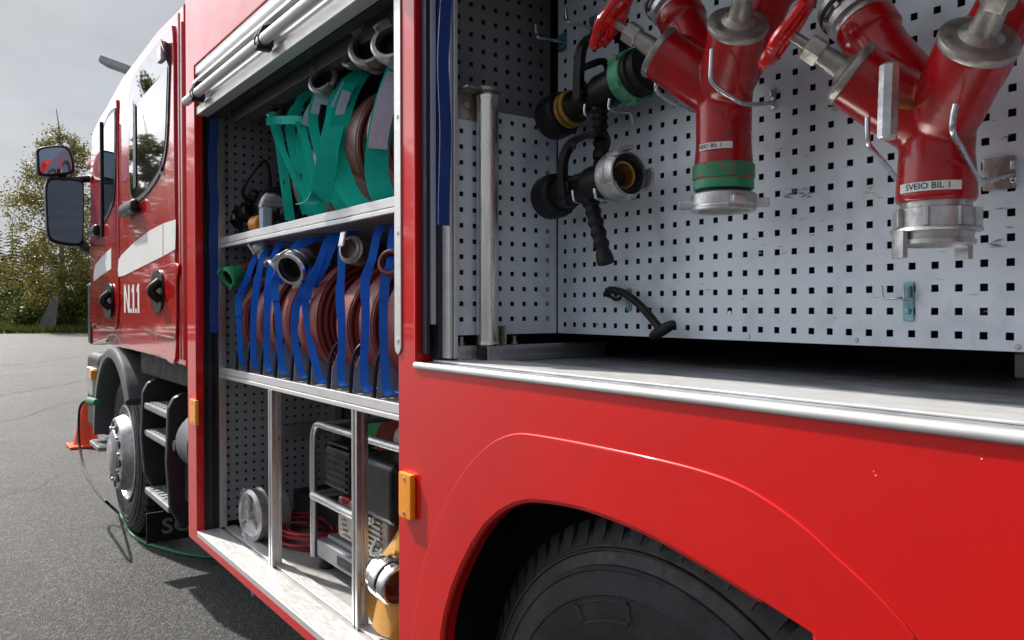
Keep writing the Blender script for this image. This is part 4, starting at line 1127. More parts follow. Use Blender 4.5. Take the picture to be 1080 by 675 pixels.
# ---- branch pipes
def nozzle(p0, p1, label, lower):
    p0, p1 = V(p0), V(p1); ax = (p1-p0).normalized(); Lh = (p1-p0).length
    t = thing('branch_pipe', label, 'fire nozzle', p0, 'black nozzles hung on the panel')
    b = nb()
    lathe(b, [(.022, -.030), (.040, -.034), (.050, -.030), (.052, -.022), (.052, .018), (.048, .026), (.038, .030)], p0, ax, 48, mod=lambda a, h: 1+.030*(1 if math.cos(a*18) > 0 else 0)*(-.025 < h < .02))
    obj('bumper', b, 'rubber', t)
    if not lower:
        for h in (.034, .052):
            b = nb(); lathe(b, [(.040, h), (.0425, h+.002), (.0425, h+.009), (.040, h+.011)], p0, ax, 40); obj('stream_ring', b, 'yellow', t)
    b = nb()
    lathe(b, [(.036, .028), (.037, .07), (.030, .075), (.029, .11), (.034, .115), (.034, .15), (.040, .16), (.040, Lh-.03)], p0, ax, 40)
    x_, y_, z_ = frame(ax, (0,0,1))        # x_ is up, square to the axis; y_ sideways
    if y_.x > 0: y_ = -y_                   # y_ towards the yard
    piv = p0+ax*(.128 if not lower else .105)
    for s in (-1, 1): cyl(b, piv+y_*s*.030, piv+y_*s*.046, .017, seg=24, bev=.002)
    obj('barrel', b, 'black', t)
    b = nb(); cyl(b, piv+y_*.046, piv+y_*.048, .006, seg=12); obj('pivot_screw', b, 'cast', t)
    # bail
    b = nb(); lean = ax*(.030 if not lower else .012)
    hgt = .115 if not lower else .105
    pts = [piv+y_*.042-x_*.01, piv+y_*.044+x_*.05+lean*.4, piv+y_*.044+x_*(hgt-.02)+lean*.9, piv+y_*.034+x_*hgt+lean+ax*.015, piv+y_*.02+x_*(hgt+.004)+lean+ax*.045, piv-y_*.02+x_*(hgt-.004)+lean+ax*.058, piv-y_*.040+x_*(hgt-.03)+lean+ax*.045, piv-y_*.042+x_*.04+lean*.6+ax*.02, piv-y_*.042-x_*.01]
    if lower: pts = [piv+y_*.042-x_*.02, piv+y_*.046+x_*.03, piv+y_*.045+x_*.07+ax*.01, piv+y_*.036+x_*.098+ax*.04, piv+y_*.0+x_*.108+ax*.07, piv-y_*.03+x_*.10+ax*.06, piv-y_*.042+x_*.06+ax*.02, piv-y_*.042-x_*.02]
    ribbon(b, pts, .024, .014, ax, 6)
    if not lower: tube(b, [piv+y_*.042+x_*.055+lean*.5, piv+x_*.068+ax*.03+lean*.5, piv-y_*.042+x_*.055+lean*.5], .008, 8, 5)
    obj('bail_handle', b, 'black', t)
    # grip
    g0 = p0+ax*(.145 if lower else .15)-x_*.030
    gd = (V((0, -.34, -.94)) if lower else V((0, -.05, -1))).normalized()
    b = nb(); n = 26; gl = .155 if lower else .115
    pts = [g0+gd*(gl*i/n) for i in range(n+1)]
    rs = [.0165+.0022*math.sin(i*1.45)*(3 < i < 24)+(.004 if i < 3 else 0)+(.003 if i > 23 else 0) for i in range(n+1)]
    tube(b, pts, rs, 18); obj('pistol_grip', b, 'rubber', t)
    # coupling
    c0 = p0+ax*(Lh-.03)
    if lower:
        b = nb(); lathe(b, [(.040, -.012), (.052, -.010), (.054, .0), (.054, .020), (.050, .024), (.047, .040), (.044, .042), (.0425, .038), (.0425, .0)], c0, ax, 48, cap=False)
        for a_ in (.35, 2.45, 4.55):
            for q in range(-4, 5):
                a = a_+q*.095; e = x_*math.cos(a)+y_*math.sin(a); obox(b, c0+ax*.034+e*.0535, e, ax.cross(e), ax, (.009, .0062, .040), .0012)
        obj('coupling', b, 'cast', t)
        b = nb(); lathe(b, [(.0424, .030), (.0415, .034), (.033, .034), (.030, .024), (.028, .0)], c0, ax, 40, cap=False); obj('seal_ring', b, 'rubber', t)
        b = nb(); lathe(b, [(.0295, .024), (.0255, .022), (.020, .002)], c0, ax, 36, cap=False); obj('throat', b, 'brass', t)
        b = nb(); lathe(b, [(.0275, .001), (.0001, .001)], c0, ax, 24, cap=False); obj('bore', b, 'dark', t)
    else:
        b = nb(); lathe(b, [(.040, -.020), (.054, -.018), (.056, -.014), (.056, .012), (.053, .016)], c0, ax, 48); 
        for q in range(6):
            a = q*math.pi/3; e = x_*math.cos(a)+y_*math.sin(a); obox(b, c0+e*.056, e, ax.cross(e), ax, (.008, .014, .028), .002)
        obj('coupling', b, 'green', t)
        b = nb(); lathe(b, [(.050, .014), (.051, .03), (.046, .034), (.046, .044), (.05, .046), (.05, .056), (.03, .058)], c0, ax, 40); obj('seal_ring', b, 'rubber', t)
    return t
nozzle(P(589,122,X=1.225), P(676,76,X=1.215), 'black nozzle with two ochre rings and a green coupling, above the other', False)
nozzle(P(585,207,X=1.215), P(660,184,X=1.185), 'black nozzle with bare metal coupling facing out and pistol grip hanging down', True)
hk([(617,110,1.16),(616.5,117,1.16),(618,122,1.165),(624,124,1.20),(634,125,1.30)], r=.003)
hk([(643,104,1.14),(642,112,1.14),(644,116,1.145),(655,118,1.22),(665,120,1.24),(667,130,1.25)], r=.003)
hk([(604,201,1.15),(605,209,1.15),(608,213,1.16),(624,215,1.25),(640,214,1.30)], r=.003)
hk([(627,199,1.13),(628,206,1.13),(631,210,1.14),(650,211,1.22),(668,210,1.30)], r=.003)

# ---- rubber tie-down with a T handle
o = P(660, 316, X=XD)
t = thing('rubber_strap', 'black rubber tie strap with a toggle end, hooked low on the panel', 'rubber strap', o)
b = nb()
tube(b, [P(a, c, X=x) for a, c, x in ((643,313,1.292),(640.5,308,1.285),(645,306,1.28),(655,308,1.28),(664,313,1.278),(675,322,1.275),(685,333,1.27),(694,344,1.265),(699,350,1.262))], [.006]*7+[.0075]*1+[.009]*41, 10, 6)
tube(b, [P(644,313,X=1.29), P(650,316,X=1.288), P(657,313,X=1.285)], .004, 8, 4)
obj('strap', b, 'rubber', t)
b = nb(); pa, pb = P(687,355,X=1.262), P(711,341,X=1.262); d = (pb-pa)
tube(b, [pa, pa+d*.12, pa+d*.3, pa+d*.5, pa+d*.7, pa+d*.88, pb], [.007,.0105,.012,.0125,.012,.0105,.007], 14); obj('toggle', b, 'rubber', t)
hk([(659,305,1.284),(657.5,311,1.284),(658,316,1.284),(664,317,1.302)], (664,316), r=.0025, pw=.008, ph=.026)

# ---- hose rolls
def roll(b, c, R0, w, layers, r_in=.05, wob=0., sd=0):
    """flat hose wound into a disc: ridged faces, rounded rim, slightly uneven layers"""
    rr = random.Random(sd); pt = (R0-r_in)/layers; pr = []
    offs = [rr.uniform(-.006, .006) for _ in range(layers)]
    def face(sgn):
        out = []
        for k in range(layers):
            r0 = r_in+pt*k; e = w/2+offs[k]*(1 if sgn > 0 else -1)*.8
            out += [(r0+pt*.02, sgn*(e-.013)), (r0+pt*.16, sgn*(e-.003)), (r0+pt*.5, sgn*e), (r0+pt*.84, sgn*(e-.003)), (r0+pt*.98, sgn*(e-.013))]
        return out
    f = face(-1)
    rim = [(R0+.001, -w*.40), (R0+.003, -w*.2), (R0+.003, w*.2), (R0+.001, w*.40)]
    back = list(reversed(face(1)))
    lathe(b, f+rim+back, c, (0, 1, 0), 72, cap=True, mod=lambda a, h: 1+wob*math.sin(a*2+sd)+wob*.5*math.sin(a*5+sd*2))

def bore(c, ax, r, l, parent, m='dark'):
    ax = V(ax).normalized(); b = nb(); lathe(b, [(r*.71, l*.36), (r*.60, l*.34), (r*.56, l*.0), (.0005, -l*.02)], V(c), ax, 28, cap=False); return obj('bore', b, m, parent)
def coupling(b, c, ax, r, l, lugs=True):
    ax = V(ax).normalized(); c = V(c)
    lathe(b, [(r*.70, -l*.5), (r*.72, -l*.15), (r*.86, -l*.12), (r*.88, l*.02), (r*.80, l*.04), (r*.80, l*.16), (r, l*.18), (r*1.02, l*.30), (r*1.0, l*.44), (r*.90, l*.5), (r*.74, l*.5), (r*.70, l*.30), (r*.66, -l*.2)], c, ax, 40)
    if lugs:
        x_, y_, z_ = frame(ax)
        for k in range(2):
            for q in range(-3, 4):
                a = k*math.pi+.5+q*.12; e = x_*math.cos(a)+y_*math.sin(a)
                obox(b, c+ax*l*.42+e*r*.98, e, ax.cross(e), ax, (r*.16, r*.13, l*.52), .001)

# middle shelf: nine rolls in blue straps
DIVX = [249,261,275,290,307,325,346,369,394,421.5]
DY = [P(x, 395, X=1.04).y for x in DIVX]
words = ['first brown hose roll in blue strap, beside the locker front wall, green coupling above',
 'second brown hose roll in blue strap from the locker front wall',
 'third brown hose roll in blue strap from the locker front wall',
 'fourth brown hose roll in blue strap, below the two bright couplings',
 'fifth brown hose roll in blue strap, just right of the bright couplings',
 'sixth brown hose roll in blue strap, broad end showing its windings',
 'seventh brown hose roll in blue strap, beneath the hanging grey coupling ring',
 'eighth brown hose roll in blue strap, one before the red pillar',
 'last brown hose roll in blue strap, half hidden behind the red pillar']
STRAPS = [[(178,205),(150,270),(124,340),(125,440),(135,535)], [(207,190),(192,230),(180,290),(168,400),(172,540)], [(250,170),(222,240),(215,300),(210,420),(213,548)],
 [(310,165),(260,230),(234,290),(245,400),(258,555)], [(352,250),(322,310),(300,370),(296,460),(318,570)], [(405,150),(370,230),(340,300),(330,380),(372,580)],
 [(446,140),(440,250),(437,330),(442,450),(440,592)], [(560,120),(535,215),(515,280),(515,400),(512,605)], [(605,120),(590,230),(575,290),(570,400),(580,615)]]
R0 = .208
for i in range(9):
    y0, y1 = DY[i+1], DY[i]; yc = (y0+y1)/2; wd = min(.100, (y1-y0)-.062)-(.02 if i == 5 else 0); yc += .012+(.02 if i == 5 else 0)
    Rr = R0+R.uniform(-.006, .006)+(.012 if i == 5 else 0); cx = 1.052+R0+R.uniform(-.004,.006); cz = Z2+Rr+.003
    t = thing('hose_roll', words[i], 'fire hose', (cx, yc, Z2), 'blue strapped hose rolls')
    b = nb(); roll(b, (cx, yc, cz), Rr, wd, 8, wob=.006, sd=i+1); obj('hose', b, 'hose', t)
    # strap: hangs from the carrying loop, straight down in front of the roll and under it
    zp = lambda q, x: P(210+q[0]/2.933, 200+q[1]/2.933, X=x)
    sp = STRAPS[i]; xs = [1.085, 1.048, 1.036, 1.034, 1.046]
    pts = [zp(q, x) for q, x in zip(sp, xs)]
    top = pts[0]+(pts[0]-pts[1])*.35; top.x += .05; top.z = min(top.z, Z1-.046)
    end = pts[-1]+V((.05, .01, -.012)); end.z = max(end.z, Z2+.004)
    b = nb(); ribbon(b, [top]+pts+[end], .024, .0035, (.84, -.54, 0), 6); st = obj('strap', b, 'blue', t)
    b = nb(); q = [p+V((-.003, -.004, 0)) for p in (pts[1].lerp(pts[2], .55), pts[2], pts[2].lerp(pts[3], .5))]
    ribbon(b, q, .028, .004, (.84, -.54, 0), 5); obj('strap_pad', b, 'blue', st)
    if i in (3, 5):
        b = nb(); q = [p+V((.02, -.03+.012*k, .0)) for k, p in enumerate([top]+pts[:3])]
        ribbon(b, q, .024, .003, (.84, -.54, 0), 5); obj('strap', b, 'blue', t)
    def cp(px, py, X, ax, r, l, m, lugs=True, nm='coupling'):
        b = nb(); coupling(b, P(px, py, X=X), ax, r, l, lugs); o_ = obj(nm, b, m, t); bore(P(px, py, X=X), ax, r, l, o_); return o_
    if i == 0:
        cp(247, 290, 1.06, (-.75,-.2,-.35), .046, .075, 'ygreen'); cp(262, 282, 1.12, (.5,-.4,.2), .035, .05, 'hose', False, 'hose_tail')
    if i == 2: cp(280, 268, 1.10, (-.4,.3,.8), .040, .10, 'cast')
    if i == 3:
        cp(314, 279, 1.05, (-.75,-.45,-.40), .062, .10, 'chrome'); cp(296, 280, 1.09, (-.8,.2,-.5), .040, .07, 'cast'); cp(327, 266, 1.13, (.5,.2,.5), .038, .07, 'hosebrown', False, 'hose_tail')
    if i == 6:
        b = nb(); c = P(374, 265, X=1.08)
        lathe(b, [(.034,-.03),(.042,-.028),(.044,.02),(.036,.024),(.032,.0)], c, (-.85,-.5,.15), 36); lathe(b, [(.030,.026),(.034,.022),(.037,.030),(.030,.034)], c, (-.85,-.5,.15), 36, cap=False)
        obj('coupling', b, 'castdark', t)
        b = nb(); obox(b, c+V((-.045, -.012, .035)), (1,0,0), (0,1,0), (.2,0,1), (.012, .035, .05), .005); obj('coupling_lug', b, 'cast', t)
    if i == 8: cp(417, 280, 1.07, (-.7,-.5,.2), .038, .08, 'hosebrown', False, 'hose_tail')
# wire dividers on the shelf
for i, y in enumerate(DY):
    b = nb()
    xf = 1.040
    pts = [(xf+.002, y, Z2+.001), (xf+.004, y, Z2+.06), (xf+.012, y, Z2+.115), (xf+.035, y, Z2+.150), (xf+.08, y, Z2+.165), (xf+.24, y, Z2+.165), (xf+.40, y, Z2+.165), (xf+.40, y, Z2+.08), (xf+.40, y, Z2+.001)]
    tube(b, pts, .0062, 8, 4)
    dv = part('shelf_divider', b, 'black')
    b = nb(); prism(b, [(xf+.010, y-.001, Z2+.002), (xf+.014, y-.001, Z2+.07), (xf+.04, y-.001, Z2+.135), (xf+.39, y-.001, Z2+.15), (xf+.39, y-.001, Z2+.002)], (0,.002,0)); part('divider_web', b, 'peggrey', dv)

# upper shelf: brown rolls in teal straps
TP = [(390, 2.150), (361, 2.372), (339, 2.585), (319, 2.775), (299, 2.955)]
TY = [P(x, 190, X=1.05).y for x, _ in TP]
tw = ['brown hose roll in wide teal strap nearest the red pillar', 'brown hose roll in wide teal strap below the double metal coupling',
      'brown hose roll with a loose teal strap end curling out in front', 'brown hose roll in narrow teal straps second from the dark gear',
      'brown hose roll in crossed teal straps next to the dark gear']
for i, yc in enumerate(TY):
    Rr = [.212,.208,.195,.185,.175][i]; cx = 1.065+Rr+(.03*i/4); cz = Z1+Rr+.003; wd = [.12,.115,.09,.08,.07][i]
    t = thing('hose_roll', tw[i], 'fire hose', (cx, yc, Z1), 'teal strapped hose rolls')
    b = nb(); roll(b, (cx, yc, cz), Rr, wd, 8, wob=.007, sd=20+i); obj('hose', b, 'hosebrown', t)
    def free_strap(pxs, w_, side_=(.85,-.5,.1), pad=None, mark=None, m='teal'):
        pts = [P(a, c, X=x) for a, c, x in pxs]
        b = nb(); ribbon(b, pts, w_, .0035, side_, 5); s_ = obj('strap', b, m, t)
        if pad:
            q = [P(a, c, X=x) for a, c, x in pad]; b = nb(); ribbon(b, q, w_*.8, .003, side_, 4); obj('velcro_patch', b, 'velcro', s_)
        if mark:
            q = P(*mark[:2], X=mark[2]); b = nb()
            for k in range(5):
                a = k*2*math.pi/5+.3; tube(b, [q+V((-.003, .006*math.cos(a), .006*math.sin(a))), q+V((-.003, .010*math.cos(a+.7), .010*math.sin(a+.7)))], .0022, 6)
            obj('maker_mark', b, 'ink', s_)
    if i == 0:
        free_strap([(424,60,1.15),(419,75,1.11),(409,105,1.07),(400,145,1.048),(397,180,1.046),(403,205,1.052),(412,220,1.08)], .068, (.85, -.5, .1), [(418,77,1.100),(408,105,1.062),(400,142,1.042),(398.5,157,1.041)])
    if i == 1:
        free_strap([(385,74,1.17),(375,85,1.13),(363,112,1.08),(356,150,1.055),(361,185,1.055),(373,210,1.06),(392,224,1.09)], .062, (.85, -.5, .1))
        free_strap([(374,78,1.16),(364,88,1.12),(352,115,1.08),(348,140,1.07),(349,160,1.07)], .036, (.85, -.5, .1), [(366,88,1.11),(354,112,1.072),(349,138,1.062),(349,150,1.061)])
    if i == 2:
        free_strap([(362,95,1.12),(357,105,1.09),(354,125,1.06),(347,155,1.02),(345,170,1.01),(341,195,1.0),(339,206,.995),(333,212,.985),(322,215,.98)], .066, (.85,-.5,.1), None, (337,185,.994))
        free_strap([(372,88,1.11),(364,100,1.08),(357,125,1.07),(355,150,1.065),(360,180,1.065),(372,205,1.075),(385,218,1.10)], .036, (.85,-.5,.1), [(366,96,1.082),(359,118,1.067),(356,142,1.060)])
        free_strap([(350,90,1.14),(345,95,1.10),(341,110,1.085)], .06, (.85,-.5,.1), None, None, 'velcro')
    if i == 3:
        free_strap([(338,104,1.14),(332,112,1.10),(324,128,1.08),(318,150,1.075),(324,180,1.07),(333,210,1.075),(340,228,1.09)], .040, (.85,-.5,.1), [(334,107,1.10),(328,117,1.084),(322,132,1.072)], (318,186,1.062))
        free_strap([(316,128,1.07),(322,150,1.06),(330,185,1.05),(335,215,1.06)], .030)
    if i == 4:
        free_strap([(318,112,1.12),(310,118,1.10),(306,135,1.09),(310,160,1.08),(318,190,1.075),(328,218,1.08),(334,230,1.10)], .036, (.85,-.5,.1), None, (300,192,1.07))
        free_strap([(281,128.5,1.00),(292,127,1.03),(304,126.5,1.05),(316,127,1.07),(325,131,1.09)], .030, (0,.3,1))
        free_strap([(289,128,1.09),(295,150,1.085),(299,180,1.08),(303,210,1.08),(306,232,1.10)], .036)
    if i == 3:
        free_strap([(352,82,1.13),(343,88,1.11),(334,104,1.09),(330,125,1.078),(334,150,1.07),(342,175,1.068),(352,205,1.075),(362,224,1.09)], .034, (.85, -.5, .1), [(345,87,1.112),(336,103,1.088),(332,120,1.076)])
    if i == 4:
        free_strap([(330,96,1.15),(317,106,1.13),(313,122,1.11),(316,132,1.10)], .034)
        free_strap([(286,118,1.05),(290,140,1.045),(301,165,1.05),(314,196,1.06),(322,226,1.09)], .022)
    def cp2(px, py, X, ax, r, l, m):
        b = nb(); coupling(b, P(px, py, X=X), ax, r, l); o_ = obj('coupling', b, m, t); bore(P(px, py, X=X), ax, r, l, o_); return o_
    if i == 1: cp2(394, 56, 1.10, (-.75,-.62,.25), .066, .09, 'cast'); cp2(379, 60, 1.14, (-.75,-.3,.25), .055, .07, 'castdark')
    if i == 0: cp2(417, 52, 1.06, (-.7,-.6,.3), .06, .08, 'cast')
    if i == 3: cp2(346, 90, 1.10, (-.75,-.5,.35), .055, .08, 'cast')
    if i == 4: cp2(293, 122, 1.12, (-.6,-.4,.5), .035, .06, 'castdark')

# ---- dark gear and can on the upper shelf
o = P(252, 240, X=1.09); o.z = Z1+.003
t = thing('gear_bag', 'crumpled black gear bag on the upper shelf behind the orange can', 'bag', o)
b = nb(); bmesh.ops.create_icosphere(b, subdivisions=5, radius=1)
for v in b.verts:
    n_ = v.co.normalized(); k = 1+.30*mnoise.noise(n_*2.2+V((3,1,4)))+.12*mnoise.noise(n_*6)
    v.co = V((n_.x*.11*k, n_.y*.17*k, max(-.095, n_.z*.10*k)))+o+V((.10, .06, .097))
obj('bag', b, 'black', t, ang=80)
b = nb(); q = o+V((.08, .02, .20))
tube(b, [q+V((-.02,.0,-.05)), q+V((-.07,-.04,.0)), q+V((-.05,-.10,.07)), q+V((.0,-.12,.13)), q+V((.03,-.10,.06)), q+V((.04,-.05,-.02))], .008, 10, 5); obj('bag_handle', b, 'dgrey', t)
b = nb(); q = P(246, 228, X=1.10); tube(b, [P(243,222,X=1.085), P(247,228,X=1.08), P(245,234,X=1.08)], .006, 8, 3); lathe(b, [(.010,-.008),(.012,0),(.010,.008)], P(244,245,X=1.09), (-1,0,0), 14); obj('buckle', b, 'cast', t)
o = P(274, 242, X=1.09); o.z = Z1+.003
t = thing('spray_can', 'short orange can with a pale blue lid lying on the upper shelf', 'can', o)
b = nb(); a0 = o+V((0,.055,.040)); a1 = o+V((0.01,-.005,.040))
lathe(b, [(.030,0),(.036,.004),(.037,.02),(.037,.06),(.034,.066)], a0, a1-a0, 28); obj('can', b, 'orangecan', t)
b = nb(); obox(b, o+V((.012,-.035,.055)), (1,.2,0), (0,1,0), (0,0,1), (.045,.05,.095), .008); obj('lid', b, 'velcro', t)
o = P(287, 232, X=1.16); o.z = Z1+.003
t = thing('breathing_mask', 'clear grey face mask with dark straps standing behind the teal straps', 'face mask', o)
b = nb(); c = o+V((.03,.03,.13))
lathe(b, [(.078,-.03),(.085,-.02),(.084,.0),(.07,.03),(.045,.05),(.01,.058)], c, (-.7,-.5,.1), 32, mod=lambda a, h: 1+.2*abs(math.sin(a))); obj('visor', b, 'glass', t)
b = nb(); lathe(b, [(.080,-.036),(.094,-.03),(.092,-.016),(.082,-.012)], c, (-.7,-.5,.1), 32, cap=False, mod=lambda a, h: 1+.2*abs(math.sin(a))); obj('seal', b, 'black', t)
b = nb(); cyl(b, c+V((-.03,-.02,-.06)), c+V((-.06,-.05,-.075)), .026, seg=20, bev=.003); obj('valve', b, 'grey', t)
b = nb(); tube(b, [c+V((.03,.06,-.05)), c+V((.05,.10,-.09)), c+V((.02,.05,-.128))], .006, 8, 4); obj('head_strap', b, 'black', t)

# ---- strainer cap, cable coil, power unit, ochre hose in the lower locker
q = P(266, 541, X=1.105); q = V((1.10, 3.33, FL+.118))
q = P(267, 541, Y=3.30); cz = FL+.112
t = thing('suction_strainer', 'round cast metal suction cap lying on its side by the perforated wall', 'hose fitting', (q.x, q.y, FL))
c = V((q.x, q.y, cz))
b = nb(); ax_ = V((-1, -.12, .0)).normalized()
lathe(b, [(.085,-.13),(.09,-.125),(.09,-.05),(.108,-.045),(.110,-.03),(.100,-.026),(.100,-.012),(.107,-.010),(.107,.012),(.098,.020),(.090,.022),(.086,.012),(.078,.008),(.001,.010)], c, ax_, 48); obj('cap', b, 'cast', t)
b = nb(); x_, y_, z_ = frame(ax_)
for k in range(3):
    a = k*math.pi*2/3; e = x_*math.cos(a)+y_*math.sin(a); obox(b, c+ax_*.016+e*.045, e, ax_.cross(e), ax_, (.075,.012,.014), .003)
lathe(b, [(.022,.008),(.022,.026),(.012,.03)], c, ax_, 20); obj('spoke', b, 'castdark', t)
b = nb()
for k in (0, 1, 2):
    a = k*2*math.pi/3+.6; e = x_*math.cos(a)+y_*math.sin(a); obox(b, c+e*.109-ax_*.0, e, ax_.cross(e), ax_, (.012,.05,.04), .004)
obj('lug', b, 'cast', t)
q = P(318, 572, Z=FL+.02)
t = thing('cable_coil', 'coil of thin red cable lying on the locker floor', 'cable', (q.x+.02, q.y+.05, FL))
b = nb(); pts = []; rr_ = random.Random(5)
for k in range(7*26):
    a = k/26*2*math.pi; lp = k//26; rr2 = .14+.018*math.sin(lp*2.3)+.012*math.sin(a*2+lp)
    pts.append(V((q.x+.06+rr2*.75*math.cos(a), q.y+.08+rr2*1.25*math.sin(a), FL+.012+.0095*lp+.005*math.sin(a*3+lp*1.3))))
tube(b, pts, .0062, 7); obj('cable', b, 'redcable', t)

q = P(330, 590, X=1.14)
GY1, GY0 = P(331, 560, X=1.165).y, P(382, 560, X=1.165).y-.02; GX0, GX1 = 1.165, 1.50
t = thing('power_unit', 'portable petrol power unit in a grey tube frame on the locker floor', 'power unit', ((GX0+GX1)/2, (GY0+GY1)/2, FL))
gz = lambda py: P(345, py, X=GX0).z
zt = gz(450); zm = gz(529)
b = nb(); r_ = .0135
def utube(x):
    tube(b, [(x, GY1, FL+.03), (x, GY1, zm), (x+.0, GY1+.004, zm+.03), (x, GY1, zt-.07), (x, GY1-.018, zt-.02), (x, GY1-.06, zt), (x, GY1-.20, zt), (x, GY0-.15, zt), (x, GY0-.34, zt), (x, GY0-.385, zt-.02), (x, GY0-.40, zt-.07), (x, GY0-.40, FL+.03)], r_, 12, 5)
utube(GX0); utube(GX1)
tube(b, [(GX0, GY1, zm), (GX0, GY0+.03, zm), (GX0+.02, GY0, zm), (GX0+.06, GY0-.01, zm), (GX1, GY0-.01, zm)], .017, 12, 4)
tube(b, [(GX0, GY1, zm), (GX1, GY1, zm)], .015, 10); tube(b, [(GX0, GY0-.40, zm), (GX1, GY0-.40, zm)], .015, 10)
for yy in (GY1-.07, GY0-.33): tube(b, [(GX0, yy, zt), (GX1, yy, zt)], .012, 10)
obj('frame', b, 'alu', t)
b = nb(); box(b, (GX0-.01, GY0-.38, FL+.045), (GX1, GY1-.05, FL+.11), .008); box(b, (GX0+.02, GY0-.34, FL+.11), (GX1-.02, GY1-.08, FL+.13), .006); obj('base_tray', b, 'tread', t)
b = nb(); box(b, (GX0-.013, GY0+.08, FL+.062), (GX0-.009, GY0+.20, FL+.095), .001); obj('plate', b, 'ink', t)
for yy in (GY1-.06, GY0-.3):
    b = nb(); lathe(b, [(.03,0),(.036,.006),(.03,.03),(.018,.045)], (GX0+.03, yy, FL), (0,0,1), 18); obj('rubber_foot', b, 'rubber', t)
b = nb()
box(b, (GX0+.03, GY0-.10, FL+.13), (GX1-.06, GY1-.14, FL+.29), .02); 
for k in range(7): box(b, (GX0+.02, GY0-.07, FL+.15+.018*k), (GX1-.10, GY1-.2, FL+.158+.018*k), .002)
cyl(b, (GX0+.0, GY0+.09, FL+.22), (GX0+.06, GY0+.09, FL+.22), .055, seg=24, bev=.006)
obj('engine_block', b, 'castdark', t)
b = nb(); box(b, (GX0+.015, GY0+.16, zm+.045), (GX0+.14, GY1-.07, zm+.20), .015)
for k in range(5): box(b, (GX0+.008, GY0+.175, zm+.06+.024*k), (GX0+.03, GY1-.085, zm+.072+.024*k), .003)
box(b, (GX0+.02, GY0+.175, zm+.205), (GX0+.13, GY1-.085, zm+.215), .004)
obj('air_filter', b, 'black', t)
b = nb(); box(b, (GX0+.0, GY0-.20, zm+.01), (GX0+.20, GY0+.08, zm+.215), .03, 3); obj('engine_cover', b, 'black', t)
b = nb(); box(b, (GX0+.14, GY0-.20, zm+.18), (GX1-.03, GY0+.10, zm+.30), .05, 4); o2 = obj('fuel_tank', b, 'tank', t)
b = nb(); cyl(b, (GX0+.22, GY0-.04, zm+.30), (GX0+.22, GY0-.04, zm+.335), .03, seg=20, bev=.005); obj('filler_cap', b, 'black', o2)
b = nb(); box(b, (GX0+.05, GY0+.02, FL+.13), (GX0+.17, GY0+.14, FL+.21), .02); box(b, (GX0+.06, GY0-.33, FL+.13), (GX0+.24, GY0-.10, FL+.27), .03); box(b, (GX0+.03, GY0+.19, zm-.03), (GX0+.10, GY0+.26, zm+.03), .01)
obj('pump_housing', b, 'enginered', t)
b = nb()
for k in range(4): tube(b, [(GX0+.06+.03*k, GY0-.02, zm-.03), (GX0+.0+.02*k, GY0-.05-.03*k, zm-.10), (GX0+.05, GY0-.10-.02*k, FL+.18)], .008, 8, 4)
obj('pump_pipe', b, 'cast', t)
# reel of green and red hose behind the frame
c = V((GX1+.03, GY1-.02, zt-.10))
t = thing('hose_reel', 'green hydraulic hose reel with a red core behind the power unit', 'hose reel', (c.x, c.y, FL))
b = nb(); lathe(b, [(.10,-.035)]+[(.10-.0+.0, -.033)]+[(.155,-.034),(.160,-.02),(.160,.02),(.155,.034),(.10,.035)], c, (-.75,-.6,.1), 44); obj('reel', b, 'ygreen', t)
b = nb(); lathe(b, [(.097,-.04),(.10,.036),(.095,.045),(.05,.046),(.02,.05)], c, (-.75,-.6,.1), 36); obj('reel_core', b, 'redcable', t)
b = nb(); 
box(b, (c.x-.02, c.y-.05, FL+.001), (c.x+.04, c.y+.05, c.z-.12), .005); obj('reel_stand', b, 'dgrey', t)

# ochre hose with coupling in front, by the pillar
q = P(412, 640, X=1.06)
t = thing('canvas_hose', 'folded ochre canvas hose with a bright coupling, at the foot of the pillar', 'fire hose', (1.13, 1.90, FL))
def fold(pxs, w_, side_, m='yhose', nm='hose'):
    b = nb(); ribbon(b, [P(a, c, X=x) for a, c, x in pxs], w_, .007, side_, 6); return obj(nm, b, m, t)
b = nb(); pts = []
for lvl, (zz, wd_, r0_, tx_) in enumerate(((.045, .085, .104, 0.), (.125, .075, .098, .10), (.195, .06, .090, -.08))):
    for k in range(56):
        a = k/56*2*math.pi*2.4+lvl*1.3; rr2 = r0_-.011*a/6.28+.004*math.sin(a*2+lvl)
        pts.append(V((1.155+rr2*math.cos(a), 1.92+rr2*1.1*math.sin(a), FL+zz+tx_*rr2*math.cos(a+.6))))
    ribbon(b, pts, wd_, .006, (.03, .0, 1), 0); pts = []
obj('hose', b, 'yhose', t)
fold([(398,600,1.085),(393,612,1.075),(391,628,1.07),(395,645,1.07),(402,655,1.075)], .05, (.3,-.2,.9))
fold([(402,600,1.16),(405,585,1.13),(412,577,1.12),(425,572,1.13),(440,575,1.2)], .11, (.5,-.3,.8))
fold([(397,642,1.05),(405,650,1.04),(418,655,1.05),(432,662,1.09)], .10, (.2,-.1,1))
b = nb(); c = P(413, 612, X=1.05); ax_ = V((.12,-.97,-.16)).normalized()
lathe(b, [(.047,-.065),(.047,-.036),(.058,-.034),(.0605,-.030),(.0605,-.004),(.0585,-.001),(.054,-.0005)], c, ax_, 48); lathe(b, [(.054,.0075),(.058,.008),(.060,.011),(.060,.036),(.057,.041),(.051,.042),(.049,.030),(.049,.0)], c, ax_, 48, cap=False)
o_ = obj('coupling', b, 'chrome', t)
b = nb(); lathe(b, [(.0535,-.001),(.055,.0),(.055,.007),(.0535,.008)], c, ax_, 40, cap=False); obj('seal_ring', b, 'rubber', o_)
